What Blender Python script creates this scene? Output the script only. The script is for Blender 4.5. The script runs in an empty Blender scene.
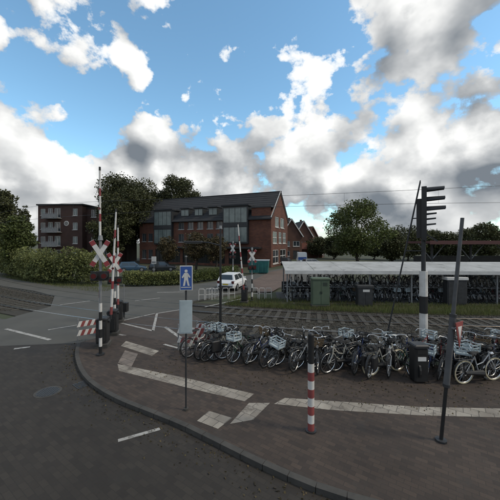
import bpy, math, random
import numpy as np
from mathutils import Vector, Matrix

random.seed(7); rng = np.random.default_rng(7)
R = math.radians
S = bpy.context.scene
COL = S.collection

# ------------------------------------------------------------------ camera
CAM_H, FPX, HOR = 4.2, 290.0, 243.0        # height in m, focal length and horizon in px of a 500 px frame
cam = bpy.data.cameras.new('camera'); camo = bpy.data.objects.new('camera', cam); COL.objects.link(camo)
cam.sensor_width = 36; cam.lens = FPX / 500 * 36
cam.shift_y = (HOR - 250) / 500
cam.clip_start = 0.1; cam.clip_end = 6000
camo.location = (0, 0, CAM_H); camo.rotation_euler = (R(90), 0, 0)
S.camera = camo

# ------------------------------------------------------------------ sky and sun
SUN_EL, SUN_AZ = 46, 104                    # azimuth clockwise from +Y (view direction)
W = bpy.data.worlds.new('World'); S.world = W; W.use_nodes = True
nt = W.node_tree; nt.nodes.clear()
def wn(t, **k):
    n = nt.nodes.new(t)
    for a, b in k.items(): setattr(n, a, b)
    return n
def wmath(op, a, b=None, clamp=False):
    n = wn('ShaderNodeMath', operation=op, use_clamp=clamp)
    for i, v in enumerate((a, b)):
        if v is None: continue
        if isinstance(v, (int, float)): n.inputs[i].default_value = v
        else: nt.links.new(v, n.inputs[i])
    return n.outputs[0]
def wramp(val, pts):
    n = wn('ShaderNodeValToRGB'); e = n.color_ramp.elements
    while len(e) < len(pts): e.new(0.5)
    for x, (p, c) in zip(e, pts):
        x.position = p; x.color = (c, c, c, 1) if isinstance(c, (int, float)) else (*c, 1)
    nt.links.new(val, n.inputs[0]); return n.outputs[0]
def wmix(f, a, b):
    n = wn('ShaderNodeMix', data_type='RGBA')
    nt.links.new(f, n.inputs[0])
    for i, v in ((6, a), (7, b)):
        if isinstance(v, tuple): n.inputs[i].default_value = (*v, 1)
        else: nt.links.new(v, n.inputs[i])
    return n.outputs[2]
sky = wn('ShaderNodeTexSky', sky_type='NISHITA', sun_disc=False)
sky.sun_elevation = R(SUN_EL); sky.sun_rotation = R(SUN_AZ); sky.air_density = 1.0; sky.dust_density = 0.3; sky.ozone_density = 2.0
tc = wn('ShaderNodeTexCoord'); sep = wn('ShaderNodeSeparateXYZ'); nt.links.new(tc.outputs['Generated'], sep.inputs[0])
zz = sep.outputs[2]
CLOUD_SEED = (3.3, 0.55, 7.7)
def cloud_noise(off, scale, detail=8.0, rough=0.56, puff=0.0, vdet=2.0):
    m = wn('ShaderNodeMapping'); m.inputs['Scale'].default_value = (1, 1, 1.25)
    m.inputs['Location'].default_value = tuple(a + b for a, b in zip(CLOUD_SEED, off))
    nt.links.new(tc.outputs['Generated'], m.inputs['Vector'])
    n = wn('ShaderNodeTexNoise'); n.inputs['Scale'].default_value = scale; n.inputs['Detail'].default_value = detail
    n.inputs['Roughness'].default_value = rough; n.inputs['Distortion'].default_value = 0.05
    nt.links.new(m.outputs[0], n.inputs['Vector'])
    if not puff: return n.outputs[0]
    v = wn('ShaderNodeTexVoronoi', feature='F1', normalize=True); v.inputs['Scale'].default_value = scale * 2.6; v.inputs['Detail'].default_value = vdet
    v.inputs['Roughness'].default_value = 0.55; nt.links.new(m.outputs[0], v.inputs['Vector'])
    return wmath('ADD', n.outputs[0], wmath('MULTIPLY', wmath('SUBTRACT', 0.42, v.outputs['Distance']), puff))
n1 = cloud_noise((0, 0, 0), 2.9, 8.0, 0.60, puff=0.42)
n2 = cloud_noise((0.03, 0.01, 0.065), 2.9, 5.0, puff=0.42, vdet=1.0)
n3 = cloud_noise((5, 2, 1), 2.0, 2.0)
bias = wramp(zz, [(0.0, 0.62), (0.24, 0.61), (0.335, 0.545), (0.43, 0.465), (0.6, 0.47), (1.0, 0.50)])
dens = wmath('ADD', n1, wmath('SUBTRACT', bias, 0.5))
mask = wramp(dens, [(0.51, 0.0), (0.53, 0.65), (0.555, 1.0)])
s1 = cloud_noise((0, 0, 0), 2.9, 2.5)
s2 = cloud_noise((0.03, 0.01, 0.10), 2.9, 2.5)
lit = wmath('ADD', wmath('ADD', wmath('MULTIPLY', wmath('SUBTRACT', s1, s2), 2.1), wmath('MULTIPLY', wmath('SUBTRACT', n1, n2), 2.0)), wramp(zz, [(0.02, 0.47), (0.20, 0.54), (0.36, 0.64)]), True)
thick = wramp(n3, [(0.42, 0.0), (0.62, 1.0)])
lit2 = wmath('SUBTRACT', lit, wmath('MULTIPLY', wmath('MULTIPLY', thick, wramp(dens, [(0.56, 0.0), (0.72, 1.0)])), 0.42), True)
ccol = wmix(wramp(lit2, [(0.05, 0.0), (0.45, 0.38), (0.85, 1.0)]), (2.0, 2.3, 2.65), (11.0, 11.0, 10.8))
skyc = wn('ShaderNodeMix', data_type='RGBA', blend_type='MULTIPLY'); skyc.inputs[0].default_value = 1.0
nt.links.new(sky.outputs[0], skyc.inputs[6]); skyc.inputs[7].default_value = (2.0, 2.45, 2.25, 1)
allc = wmix(mask, skyc.outputs[2], ccol)
bg = wn('ShaderNodeBackground'); bg.inputs['Strength'].default_value = 0.10
nt.links.new(allc, bg.inputs['Color'])
wo = wn('ShaderNodeOutputWorld'); nt.links.new(bg.outputs[0], wo.inputs['Surface'])

sun = bpy.data.lights.new('sun', 'SUN'); suno = bpy.data.objects.new('sun', sun); COL.objects.link(suno)
sun.energy = 2.0; sun.angle = R(10); sun.color = (1.0, 0.88, 0.70)
sd = Vector((math.sin(R(SUN_AZ)) * math.cos(R(SUN_EL)), math.cos(R(SUN_AZ)) * math.cos(R(SUN_EL)), math.sin(R(SUN_EL))))
suno.rotation_euler = sd.to_track_quat('Z', 'Y').to_euler(); suno.location = (30, 20, 60)
S.view_settings.view_transform = 'Standard'; S.view_settings.look = 'None'
S.view_settings.exposure = 0.0; S.view_settings.gamma = 1.0

# ------------------------------------------------------------------ materials
MATS = {}
def mat(name, col, rough=0.8, col2=None, nscale=4.0, metal=0.0, bump=0.0, bscale=40.0, island=0.0, brick=None, transl=0.0, wear=None, emit=None, spec=0.4):
    if name in MATS: return MATS[name]
    m = bpy.data.materials.new(name); m.use_nodes = True; t = m.node_tree; N = t.nodes; L = t.links
    b = N['Principled BSDF']; b.inputs['Roughness'].default_value = rough; b.inputs['Metallic'].default_value = metal
    b.inputs['Specular IOR Level'].default_value = spec
    co = N.new('ShaderNodeTexCoord')
    def mix(f, a, c, mode='MIX'):
        x = N.new('ShaderNodeMix'); x.data_type = 'RGBA'; x.blend_type = mode
        for i, v in ((0, f), (6, a), (7, c)):
            if isinstance(v, tuple): x.inputs[i].default_value = (*v, 1)
            elif isinstance(v, (int, float)): x.inputs[i].default_value = v
            else: L.new(v, x.inputs[i])
        return x.outputs[2]
    def noise(sc, det=5.0, rg=0.6):
        n = N.new('ShaderNodeTexNoise'); n.inputs['Scale'].default_value = sc; n.inputs['Detail'].default_value = det
        n.inputs['Roughness'].default_value = rg; L.new(co.outputs['Object'], n.inputs['Vector']); return n.outputs[0]
    def ramp(v, a, c):
        r = N.new('ShaderNodeValToRGB'); r.color_ramp.elements[0].position = a; r.color_ramp.elements[1].position = c
        L.new(v, r.inputs[0]); return r.outputs[0]
    c = tuple(col)
    if brick:
        bt = N.new('ShaderNodeTexBrick'); bw, bh, mo, mcol = brick
        bt.inputs['Scale'].default_value = 1.0; bt.inputs['Brick Width'].default_value = bw; bt.inputs['Row Height'].default_value = bh
        bt.inputs['Mortar Size'].default_value = mo; bt.inputs['Color1'].default_value = (*col, 1)
        bt.inputs['Color2'].default_value = (*(col2 or col), 1); bt.inputs['Mortar'].default_value = (*mcol, 1)
        mp = N.new('ShaderNodeMapping'); L.new(co.outputs['Object'], mp.inputs[0])
        if name.startswith('wall'):
            sx = N.new('ShaderNodeSeparateXYZ'); cx = N.new('ShaderNodeCombineXYZ'); L.new(co.outputs['Object'], sx.inputs[0])
            ad = N.new('ShaderNodeMath'); L.new(sx.outputs[0], ad.inputs[0]); L.new(sx.outputs[1], ad.inputs[1])
            L.new(ad.outputs[0], cx.inputs[0]); L.new(sx.outputs[2], cx.inputs[1]); L.new(cx.outputs[0], bt.inputs['Vector'])
        else:
            mp.inputs['Rotation'].default_value = (0, 0, 0.6); L.new(mp.outputs[0], bt.inputs['Vector'])
        c = bt.outputs['Color']
        c = mix(ramp(noise(nscale), 0.3, 0.75), c, mix(1.0, c, (0.62, 0.60, 0.58), 'MULTIPLY'))
    elif col2:
        c = mix(ramp(noise(nscale), 0.35, 0.68), c, tuple(col2))
    if island:
        g = N.new('ShaderNodeNewGeometry'); mr = N.new('ShaderNodeMapRange'); L.new(g.outputs['Random Per Island'], mr.inputs[0])
        mr.inputs[3].default_value = 1 - island; mr.inputs[4].default_value = 1 + island
        cb = N.new('ShaderNodeCombineXYZ')
        for i in range(3): L.new(mr.outputs[0], cb.inputs[i])
        c = mix(1.0, c, cb.outputs[0], 'MULTIPLY')
    if wear:
        c = mix(ramp(noise(wear[1], 8, 0.7), wear[2], wear[2] + 0.12), c, tuple(wear[0]))
    if isinstance(c, tuple): b.inputs['Base Color'].default_value = (*c, 1)
    else: L.new(c, b.inputs['Base Color'])
    if bump:
        bp = N.new('ShaderNodeBump'); bp.inputs['Strength'].default_value = bump; bp.inputs['Distance'].default_value = 0.02
        L.new(noise(bscale, 4), bp.inputs['Height']); L.new(bp.outputs[0], b.inputs['Normal'])
    if transl:
        tr = N.new('ShaderNodeBsdfTranslucent'); ms = N.new('ShaderNodeMixShader'); ms.inputs[0].default_value = transl
        if isinstance(c, tuple): tr.inputs[0].default_value = (*c, 1)
        else: L.new(c, tr.inputs[0])
        L.new(b.outputs[0], ms.inputs[1]); L.new(tr.outputs[0], ms.inputs[2]); L.new(ms.outputs[0], N['Material Output'].inputs[0])
    MATS[name] = m; return m

M_ground = mat('ground_earth', (0.035, 0.045, 0.02), 0.95, (0.06, 0.055, 0.035), 0.25, bump=0.6, bscale=8)
M_asph = mat('asphalt_grey', (0.078, 0.075, 0.066), 0.8, (0.058, 0.056, 0.049), 0.5, bump=0.35, bscale=90, wear=((0.040, 0.038, 0.034), 0.9, 0.58))
M_brickroad = mat('brick_road_dark', (0.040, 0.034, 0.028), 0.85, (0.026, 0.022, 0.019), 0.5, bump=0.4, bscale=60, brick=(0.22, 0.11, 0.005, (0.024, 0.021, 0.018)), wear=((0.024, 0.021, 0.018), 0.7, 0.56))
M_pave = mat('paver_brown', (0.070, 0.051, 0.040), 0.85, (0.041, 0.031, 0.026), 0.6, bump=0.4, bscale=60, brick=(0.21, 0.105, 0.005, (0.036, 0.029, 0.024)), wear=((0.040, 0.033, 0.028), 1.1, 0.57))
M_cycle = mat('cycle_red', (0.075, 0.058, 0.048), 0.85, (0.060, 0.049, 0.043), 0.4, bump=0.3, bscale=70, brick=(0.3, 0.3, 0.006, (0.033, 0.030, 0.028)))
M_white = mat('worn_white_paint', (0.34, 0.33, 0.31), 0.75, (0.24, 0.23, 0.215), 3.0, bump=0.2, bscale=60, wear=((0.09, 0.083, 0.072), 6.0, 0.52))
M_band = mat('pale_tile', (0.33, 0.30, 0.255), 0.85, (0.24, 0.215, 0.185), 2.0, bump=0.3, bscale=50, brick=(0.3, 0.3, 0.008, (0.10, 0.09, 0.08)), wear=((0.11, 0.095, 0.08), 2.2, 0.54))
M_pink = mat('tactile_tile', (0.20, 0.165, 0.14), 0.85, (0.155, 0.13, 0.115), 3.0, bump=0.5, bscale=25, brick=(0.3, 0.3, 0.01, (0.08, 0.07, 0.06)))
M_kerb = mat('kerb_concrete', (0.060, 0.056, 0.050), 0.85, (0.036, 0.034, 0.031), 2.0, bump=0.3, bscale=40)
M_ballast = mat('ballast', (0.042, 0.037, 0.028), 0.95, (0.026, 0.023, 0.018), 6.0, bump=1.0, bscale=22)
M_stone = mat('ballast_stone', (0.046, 0.041, 0.032), 0.95, island=0.6)
M_sleeper = mat('sleeper_concrete', (0.060, 0.054, 0.044), 0.9, (0.036, 0.033, 0.027), 5.0)
M_railside = mat('rail_steel', (0.20, 0.19, 0.18), 0.38, metal=0.8, col2=(0.10, 0.07, 0.055), nscale=3.0)
M_railtop = mat('rail_polished', (0.62, 0.62, 0.62), 0.22, metal=1.0)
M_grass = mat('grass_blade', (0.085, 0.110, 0.028), 0.9, (0.11, 0.105, 0.045), 1.5, island=0.4, transl=0.25)
M_grassb = mat('verge_soil', (0.042, 0.052, 0.02), 0.95, (0.06, 0.055, 0.03), 0.9, bump=0.7, bscale=30)
M_leafd = mat('leaf_dark', (0.070, 0.074, 0.026), 0.7, (0.032, 0.038, 0.014), 0.4, island=0.5, transl=0.18)
M_leafm = mat('leaf_mid', (0.095, 0.115, 0.030), 0.7, (0.050, 0.066, 0.019), 0.4, island=0.5, transl=0.2)
M_leafl = mat('leaf_light', (0.185, 0.195, 0.065), 0.7, (0.075, 0.090, 0.030), 0.55, island=0.45, transl=0.25)
M_leafb = mat('leaf_brown', (0.085, 0.060, 0.026), 0.7, (0.05, 0.045, 0.02), 0.5, island=0.5, transl=0.2)
M_bark = mat('bark', (0.05, 0.042, 0.033), 0.95, (0.03, 0.025, 0.02), 3.0, bump=0.6, bscale=12)
M_black = mat('black_paint', (0.012, 0.012, 0.013), 0.45, (0.02, 0.02, 0.02), 3.0)
M_rubber = mat('rubber', (0.014, 0.014, 0.014), 0.85)
M_dgrey = mat('dark_grey_steel', (0.045, 0.047, 0.05), 0.5, (0.03, 0.031, 0.033), 4.0, metal=0.3)
M_grey = mat('galvanised', (0.23, 0.235, 0.24), 0.5, (0.16, 0.165, 0.17), 5.0, metal=0.35)
M_silver = mat('bright_metal', (0.55, 0.55, 0.55), 0.3, metal=0.9)
M_pwhite = mat('white_gloss', (0.60, 0.585, 0.56), 0.5, (0.44, 0.425, 0.40), 3.0, wear=((0.25, 0.235, 0.21), 7.0, 0.60))
M_pred = mat('red_gloss', (0.24, 0.035, 0.040), 0.55, (0.18, 0.03, 0.033), 3.0)
M_dullred = mat('red_faded', (0.25, 0.06, 0.055), 0.6, (0.16, 0.04, 0.04), 3.0, wear=((0.14, 0.07, 0.06), 8.0, 0.60))
M_blue = mat('sign_blue', (0.03, 0.08, 0.28), 0.45)
M_pale = mat('pale_sheet', (0.36, 0.42, 0.44), 0.5, (0.28, 0.33, 0.35), 3.0)
M_teal = mat('teal_steel', (0.02, 0.13, 0.12), 0.6, (0.015, 0.09, 0.085), 1.5)
M_green = mat('green_cabinet', (0.080, 0.110, 0.072), 0.6, (0.060, 0.085, 0.055), 1.5)
M_shroof = mat('shed_roof_sheet', (0.60, 0.60, 0.59), 0.7, (0.44, 0.44, 0.43), 0.9, wear=((0.24, 0.24, 0.225), 1.6, 0.56), transl=0.4)
M_bred = mat('wall_red_brick', (0.190, 0.066, 0.038), 0.9, (0.115, 0.040, 0.027), 0.5, brick=(0.42, 0.14, 0.016, (0.10, 0.075, 0.06)), wear=((0.085, 0.036, 0.026), 0.35, 0.52))
M_bdark = mat('wall_brown_brick', (0.085, 0.040, 0.032), 0.9, (0.065, 0.032, 0.027), 0.5, brick=(0.42, 0.14, 0.016, (0.06, 0.05, 0.045)), wear=((0.05, 0.027, 0.023), 0.35, 0.52))
M_bhouse = mat('wall_house_brick', (0.13, 0.055, 0.035), 0.9, (0.10, 0.045, 0.03), 0.5, brick=(0.42, 0.14, 0.016, (0.08, 0.065, 0.055)), wear=((0.08, 0.04, 0.028), 0.35, 0.52))
M_slate = mat('slate_roof', (0.022, 0.023, 0.026), 0.85, (0.03, 0.031, 0.034), 0.9, bump=0.5, bscale=6)
M_redtile = mat('red_roof_tile', (0.12, 0.04, 0.025), 0.85, (0.085, 0.03, 0.02), 0.9, bump=0.5, bscale=6)
M_trim = mat('white_trim', (0.55, 0.54, 0.52), 0.6, (0.42, 0.41, 0.40), 2.0)
M_glass = mat('window_glass', (0.035, 0.042, 0.047), 0.12, spec=0.7)
M_glassp = mat('window_curtained', (0.17, 0.20, 0.19), 0.25, (0.10, 0.125, 0.12), 0.8, spec=0.6)
M_shop = mat('shop_glass', (0.018, 0.020, 0.021), 0.15, spec=0.6)
M_red_l = mat('lens_red', (0.07, 0.008, 0.008), 0.25)
M_amber = mat('lens_dark', (0.03, 0.03, 0.028), 0.2)
M_cwhite = mat('car_white', (0.70, 0.71, 0.72), 0.3, spec=0.6)
M_cdark = mat('car_dark', (0.022, 0.025, 0.03), 0.3, spec=0.6)
M_cblue = mat('car_blue', (0.03, 0.065, 0.11), 0.3, spec=0.6)
M_cgrey = mat('car_grey', (0.16, 0.165, 0.17), 0.3, spec=0.6)
M_rack = mat('canopy_red', (0.075, 0.028, 0.026), 0.7)
M_wicker = mat('wicker', (0.12, 0.085, 0.05), 0.9, (0.08, 0.055, 0.03), 20.0)

# ------------------------------------------------------------------ helpers
def px(x, y, z=0.0):
    """photo pixel that touches a level surface at height z -> point on it"""
    Y = FPX * (CAM_H - z) / (y - HOR)
    return Vector(((x - 250) * Y / FPX, Y, z))
class MB:
    def __init__(s, xf=None): s.v = []; s.f = []; s.xf = xf or Matrix()
    def add(s, vs, fs):
        o = len(s.v); s.v += [tuple(s.xf @ Vector(v)) for v in vs]; s.f += [tuple(i + o for i in f) for f in fs]; return s
    def box(s, c, d, rot=None):
        x, y, z = (k / 2 for k in d); m = rot or Matrix()
        vs = [Vector(c) + (m @ Vector((a * x, b * y, e * z))) for e in (-1, 1) for a, b in ((-1, -1), (1, -1), (1, 1), (-1, 1))]
        return s.add(vs, [(3, 2, 1, 0), (4, 5, 6, 7), (0, 1, 5, 4), (1, 2, 6, 5), (2, 3, 7, 6), (3, 0, 4, 7)])
    def bbox(s, c, d, b=0.02):
        """box with chamfered vertical and top edges"""
        x, y, z = d[0] / 2, d[1] / 2, d[2]; cx, cy, cz = c[0], c[1], c[2] - z / 2
        def ring(ex, ey, zz_): return [(cx + a, cy + e, cz + zz_) for a, e in ((-ex + b, -ey), (ex - b, -ey), (ex, -ey + b), (ex, ey - b), (ex - b, ey), (-ex + b, ey), (-ex, ey - b), (-ex, -ey + b))]
        vs = ring(x, y, 0) + ring(x, y, z - b) + ring(x - b, y - b, z)
        fs = [tuple(range(7, -1, -1)), tuple(range(16, 24))]
        for k in (0, 8):
            for i in range(8): fs.append((k + i, k + (i + 1) % 8, k + 8 + (i + 1) % 8, k + 8 + i))
        return s.add(vs, fs)
    def tube(s, pts, r, n=8, cap=True):
        pts = [Vector(p) for p in pts]; rs = r if isinstance(r, (list, tuple)) else [r] * len(pts)
        vs, fs = [], []; up = None
        for i, p in enumerate(pts):
            d = (pts[min(i + 1, len(pts) - 1)] - pts[max(i - 1, 0)]).normalized()
            if up is None: up = Vector((0, 0, 1)) if abs(d.z) < 0.9 else Vector((1, 0, 0))
            a = d.cross(up).normalized(); b_ = a.cross(d).normalized(); up = b_
            for k in range(n):
                t = 2 * math.pi * k / n; vs.append(p + a * math.cos(t) * rs[i] + b_ * math.sin(t) * rs[i])
        for i in range(len(pts) - 1):
            for k in range(n): fs.append((i * n + k, i * n + (k + 1) % n, (i + 1) * n + (k + 1) % n, (i + 1) * n + k))
        if cap: fs += [tuple(range(n - 1, -1, -1)), tuple(range((len(pts) - 1) * n, len(pts) * n))]
        return s.add(vs, fs)
    def torus(s, c, Rr, r, n=24, m=6, ax='y', a0=0, a1=2 * math.pi):
        full = abs(a1 - a0 - 2 * math.pi) < 1e-6; vs, fs = [], []; nn = n if full else n + 1
        for i in range(nn):
            t = a0 + (a1 - a0) * i / n
            for k in range(m):
                u = 2 * math.pi * k / m; rr = Rr + r * math.cos(u); p = (rr * math.cos(t), r * math.sin(u), rr * math.sin(t))
                if ax == 'x': p = (p[1], p[0], p[2])
                vs.append((c[0] + p[0], c[1] + p[1], c[2] + p[2]))
        for i in range(n):
            j = (i + 1) % nn
            for k in range(m): fs.append((i * m + k, j * m + k, j * m + (k + 1) % m, i * m + (k + 1) % m))
        return s.add(vs, fs)
    def prism(s, poly, z0, z1):
        n = len(poly); vs = [(p[0], p[1], z0) for p in poly] + [(p[0], p[1], z1) for p in poly]
        return s.add(vs, [tuple(range(n - 1, -1, -1)), tuple(range(n, 2 * n))] + [(i, (i + 1) % n, n + (i + 1) % n, n + i) for i in range(n)])
    def mesh(s, name, m, smooth=False):
        me = bpy.data.meshes.new(name); me.from_pydata(s.v, [], s.f); me.update()
        if m: me.materials.append(m)
        if smooth: me.polygons.foreach_set('use_smooth', [True] * len(me.polygons))
        return me
    def build(s, name, m, parent=None, loc=None, smooth=False):
        return link(name, s.mesh(name, m, smooth), parent, loc)
def link(name, me, parent=None, loc=None, rz=0):
    o = bpy.data.objects.new(name, me); COL.objects.link(o)
    if parent: o.parent = parent
    if loc is not None: o.location = loc
    if rz: o.rotation_euler = (0, 0, rz)
    return o
def tag(o, label=None, cat=None, group=None, kind=None):
    if label: o['label'] = label
    if cat: o['category'] = cat
    if group: o['group'] = group
    if kind: o['kind'] = kind
    return o
def thing(name, label, cat, loc=(0, 0, 0), rz=0.0, group=None):
    o = bpy.data.objects.new(name, None); COL.objects.link(o); o.location = loc; o.rotation_euler = (0, 0, rz); o.empty_display_size = 0.2
    return tag(o, label, cat, group)
def sheet(name, pts, z, m, thick=0.0, parent=None):
    import bmesh
    bm = bmesh.new(); vs = [bm.verts.new((p[0], p[1], z)) for p in pts]; f = bm.faces.new(vs)
    if f.normal.z < 0: f.normal_flip()
    bm.normal_update()
    if f.normal.z < 0: f.normal_flip()
    if thick:
        r = bmesh.ops.extrude_face_region(bm, geom=[f]); nv = [g for g in r['geom'] if isinstance(g, bmesh.types.BMVert)]
        bmesh.ops.translate(bm, verts=nv, vec=(0, 0, -thick))
        bm.normal_update(); bmesh.ops.recalc_face_normals(bm, faces=bm.faces)
    bmesh.ops.triangulate(bm, faces=[q for q in bm.faces if len(q.verts) > 4])
    me = bpy.data.meshes.new(name); bm.to_mesh(me); bm.free(); me.materials.append(m)
    o = link(name, me, parent)
    if not parent: tag(o, kind='structure')
    return o

# ------------------------------------------------------------------ ground, roads, pavements
PZ = 0.10                                    # pavement height above the road
def ytrack(x):                               # centre line between the two tracks
    if x < 17: return 15.8 - 0.27 * x + 0.008 * x * x
    return 15.8 - 0.27 * 17 + 0.008 * 289
def strack(x): return -0.27 + 0.016 * x if x < 17 else 0.0
def ypave(x): return ytrack(x) - 4.7 + (max(0, -x) * 0.06)   # back edge of the paved area along the track

sheet('ground', [(-3000, -500), (3000, -500), (3000, 4500), (-3000, 4500)], -0.13, M_ground)
near_road = [(-60, -12), (60, -12), (60, 6), (12, 8), (4, 10), (-2, 12.0), (-3.5, 16.0), (-4.1, 21.0), (-2.0, 23.5), (3, 27.5), (8, 33), (30, 60), (14, 62), (4, 46), (-2.5, 33.5), (-6, 29.0), (-12, 27.6),
             (-19, 28.6), (-40, 41), (-40, 37), (-19.0, 25.5), (-15.5, 23.0), (-13.2, 19.2), (-13.5, 16.0), (-22, 18.5), (-60, 31)]
sheet('road', near_road, 0.0, M_asph, thick=0.12)
tint = [px(-60, 352), px(0, 346), px(40, 344.5), px(78, 343), px(80, 365), px(100, 390), px(150, 413), px(205, 438), px(300, 485), (9, 3.2, 0), (40, 0, 0), (40, -10, 0), (-40, -10, 0)]
sheet('brick_road', tint, 0.004, M_brickroad)
sheet('cycle_path', [px(104, 336), px(117, 321.5), px(156, 313), px(183, 309), px(205, 322), px(190, 342), px(150, 346)], 0.005, M_cycle)

sheet('brick_forecourt', [px(252, 281), px(270, 272), px(292, 268), px(292, 280), px(272, 292), px(258, 293)], 0.012, mat('forecourt_paver', (0.15, 0.105, 0.085), .85, (0.11, 0.08, 0.065), .6, brick=(.21, .105, .005, (.07, .055, .045))))
kerb_px = [(78, 343), (75.5, 352), (78, 365), (85, 377), (98, 388), (120, 400), (150, 412), (180, 424), (205, 436), (235, 451), (275, 470), (330, 492)]
kerb = [px(a, b, PZ) for a, b in kerb_px] + [Vector((2.5, 4.38, PZ)), Vector((4.0, 4.05, PZ)), Vector((6, 3.75, PZ)), Vector((9, 3.4, PZ)), Vector((14, 2.9, PZ)), Vector((24, 2.0, PZ)), Vector((40, 0.5, PZ))]
back = [Vector((x, ypave(x), PZ)) for x in (40, 25, 14, 10, 7, 4, 2, 0, -1.5)]
pave_pts = kerb + back + [px(196, 345, PZ), px(180, 347, PZ), px(160, 340, PZ), px(130, 335, PZ), px(100, 337, PZ)]
pave = sheet('pavement', pave_pts, PZ, M_pave, thick=0.2)
# kerb stones, one piece each
def smooth_line(pts, step):
    out = []; P = [Vector(p) for p in pts]
    for i in range(len(P) - 1):
        p0, p1, p2, p3 = P[max(i - 1, 0)], P[i], P[i + 1], P[min(i + 2, len(P) - 1)]
        for k in range(12):
            t = k / 12
            out.append(0.5 * ((2 * p1) + (p2 - p0) * t + (2 * p0 - 5 * p1 + 4 * p2 - p3) * t * t + (3 * p1 - p0 - 3 * p2 + p3) * t ** 3))
    out.append(P[-1]); res = [out[0]]; acc = 0
    for a, b in zip(out, out[1:]):
        d = (b - a).length
        while acc + d >= step:
            a = a + (b - a) * ((step - acc) / d); d = (b - a).length; acc = 0; res.append(a.copy())
        acc += d
    return res
kl = smooth_line(kerb[:-2], 0.5)
for a, b in zip(kl, kl[1:]):
    d = (b - a); n = Vector((d.y, -d.x, 0)).normalized(); d = d.normalized()
    if n.dot(Vector((-1, -1, 0))) < 0: n = -n
    e = d * 0.006; q = [a + e + n * 0.02, b - e + n * 0.02, b - e - n * 0.11, a + e - n * 0.11]
    MB().prism([(v.x, v.y) for v in q][::-1] if (q[1] - q[0]).cross(q[2] - q[1]).z < 0 else [(v.x, v.y) for v in q], -0.08, PZ + 0.008 + random.uniform(0, 0.004)).build('kerb_stone', M_kerb, pave)

def strip(name, p0, p1, w, z, m, base=0.0):
    a, b = px(*p0, base), px(*p1, base); d = (b - a).normalized(); n = Vector((-d.y, d.x, 0)) * (w / 2)
    return sheet(name, [a - n, b - n, b + n, a + n], z, m)
# pale tiled bands on the pavement
bz = PZ + 0.004
def quad(name, pp, z, m, base): return sheet(name, [px(a, b, base) for a, b in pp], z, m)
quad('paving_band', [(126, 341), (121, 346), (152, 356), (159, 351)], bz, M_band, PZ)
quad('tactile_paving', [(125, 350.5), (138, 354), (131, 368), (118, 363)], bz + 0.004, M_pink, PZ)
quad('paving_band', [(117.5, 364), (119, 371), (180, 386), (245, 401.5), (254, 394), (190, 379)], bz, M_band, PZ)
quad('paving_band', [(249, 403), (270, 403), (253, 420), (230, 424)], bz, M_band, PZ)
quad('paving_band', [(209, 411), (232, 418), (218, 429), (197, 421)], bz, M_band, PZ)
quad('paving_band', [(285, 398), (274, 404), (330, 410), (420, 415.5), (520, 418), (520, 409), (420, 407)], bz, M_band, PZ)
# painted lines
for a, b, w in [((117, 322), (153, 331), .13), ((153, 331), (157, 313.5), .13), ((157, 313.5), (182, 309.5), .13), ((117, 322), (155, 313.5), .11), ((165, 327), (182, 339), .16),
                ((119, 334.5), (151, 341), .12), ((164, 344.5), (183, 349.5), .12)]:
    zb = 0.0 if b[1] < 334 else (PZ if a[1] > 340 else 0.0)
    strip('painted_line', a, b, w, 0.010 + zb, M_white, zb)
for a, b, w in [((6, 329), (50, 340), .17), ((48, 330), (78, 325), .12), ((14, 349), (30, 347), .16), ((-30, 321), (-4, 327), .17), ((157, 292.5), (184, 292), .16), ((60, 305), (90, 301), .14),
                ((205, 307), (250, 297), .14), ((135, 301), (160, 298), .12), ((118, 441), (160, 429), .10)]:
    strip('painted_line', a, b, w, 0.009, M_white)

# tracks
xs = np.concatenate([np.arange(-48, 24, 0.6), np.arange(24, 60, 3)])
def off(x, d):
    s = strack(x); n = Vector((-s, 1, 0)).normalized(); return Vector((x, ytrack(x), 0)) + n * d
bal_pts = [off(x, 3.6) for x in xs[::4]] + [off(x, -3.6) for x in xs[::4]][::-1]
sheet('ballast_bed', bal_pts, -0.085, M_ballast, thick=0.04)
CROSS = (-13.6, -2.9)
def rail(d, parent):
    m1 = MB(); m2 = MB(); pts = [off(x, d) for x in xs]
    m1.tube([p + Vector((0, 0, -0.03)) for p in pts], 0.042, 4); o = m1.build('rail', M_railside, parent)
    vs, fs = [], []
    for i, x in enumerate(xs):
        a, b = off(x, d - 0.034), off(x, d + 0.034); vs += [(a.x, a.y, 0.016), (b.x, b.y, 0.016)]
        vs += [(a.x, a.y, -0.02), (b.x, b.y, -0.02)]
        if i:
            j = 4 * (i - 1); k = 4 * i; fs += [(j, k, k + 1, j + 1), (j + 2, k + 2, k, j), (j + 1, k + 1, k + 3, j + 3)]
    MB().add(vs, fs).build('rail_head', M_railtop, o)
sl = MB().bbox((0, 0, 0), (0.24, 2.5, 0.08), 0.015).mesh('sleeper', M_sleeper)
for dd, nm in ((1.8, 'far'), (-1.8, 'near')):
    t = thing('railway_track', 'railway track on concrete sleepers, the one %s' % ('beside the grass verge and bicycle shed' if dd > 0 else 'beside the open row of bicycles'), 'railway track', (0, 0, -0.001), 0, 'railway tracks')
    for g in (-0.7525, 0.7525): rail(dd + g, t)
    x = -30.0
    while x < 18:
        if not CROSS[0] < x < CROSS[1]:
            p = off(x, dd); link('sleeper', sl, t, (p.x, p.y, -0.085), math.atan(strack(x)))
        x += 0.6
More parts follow.
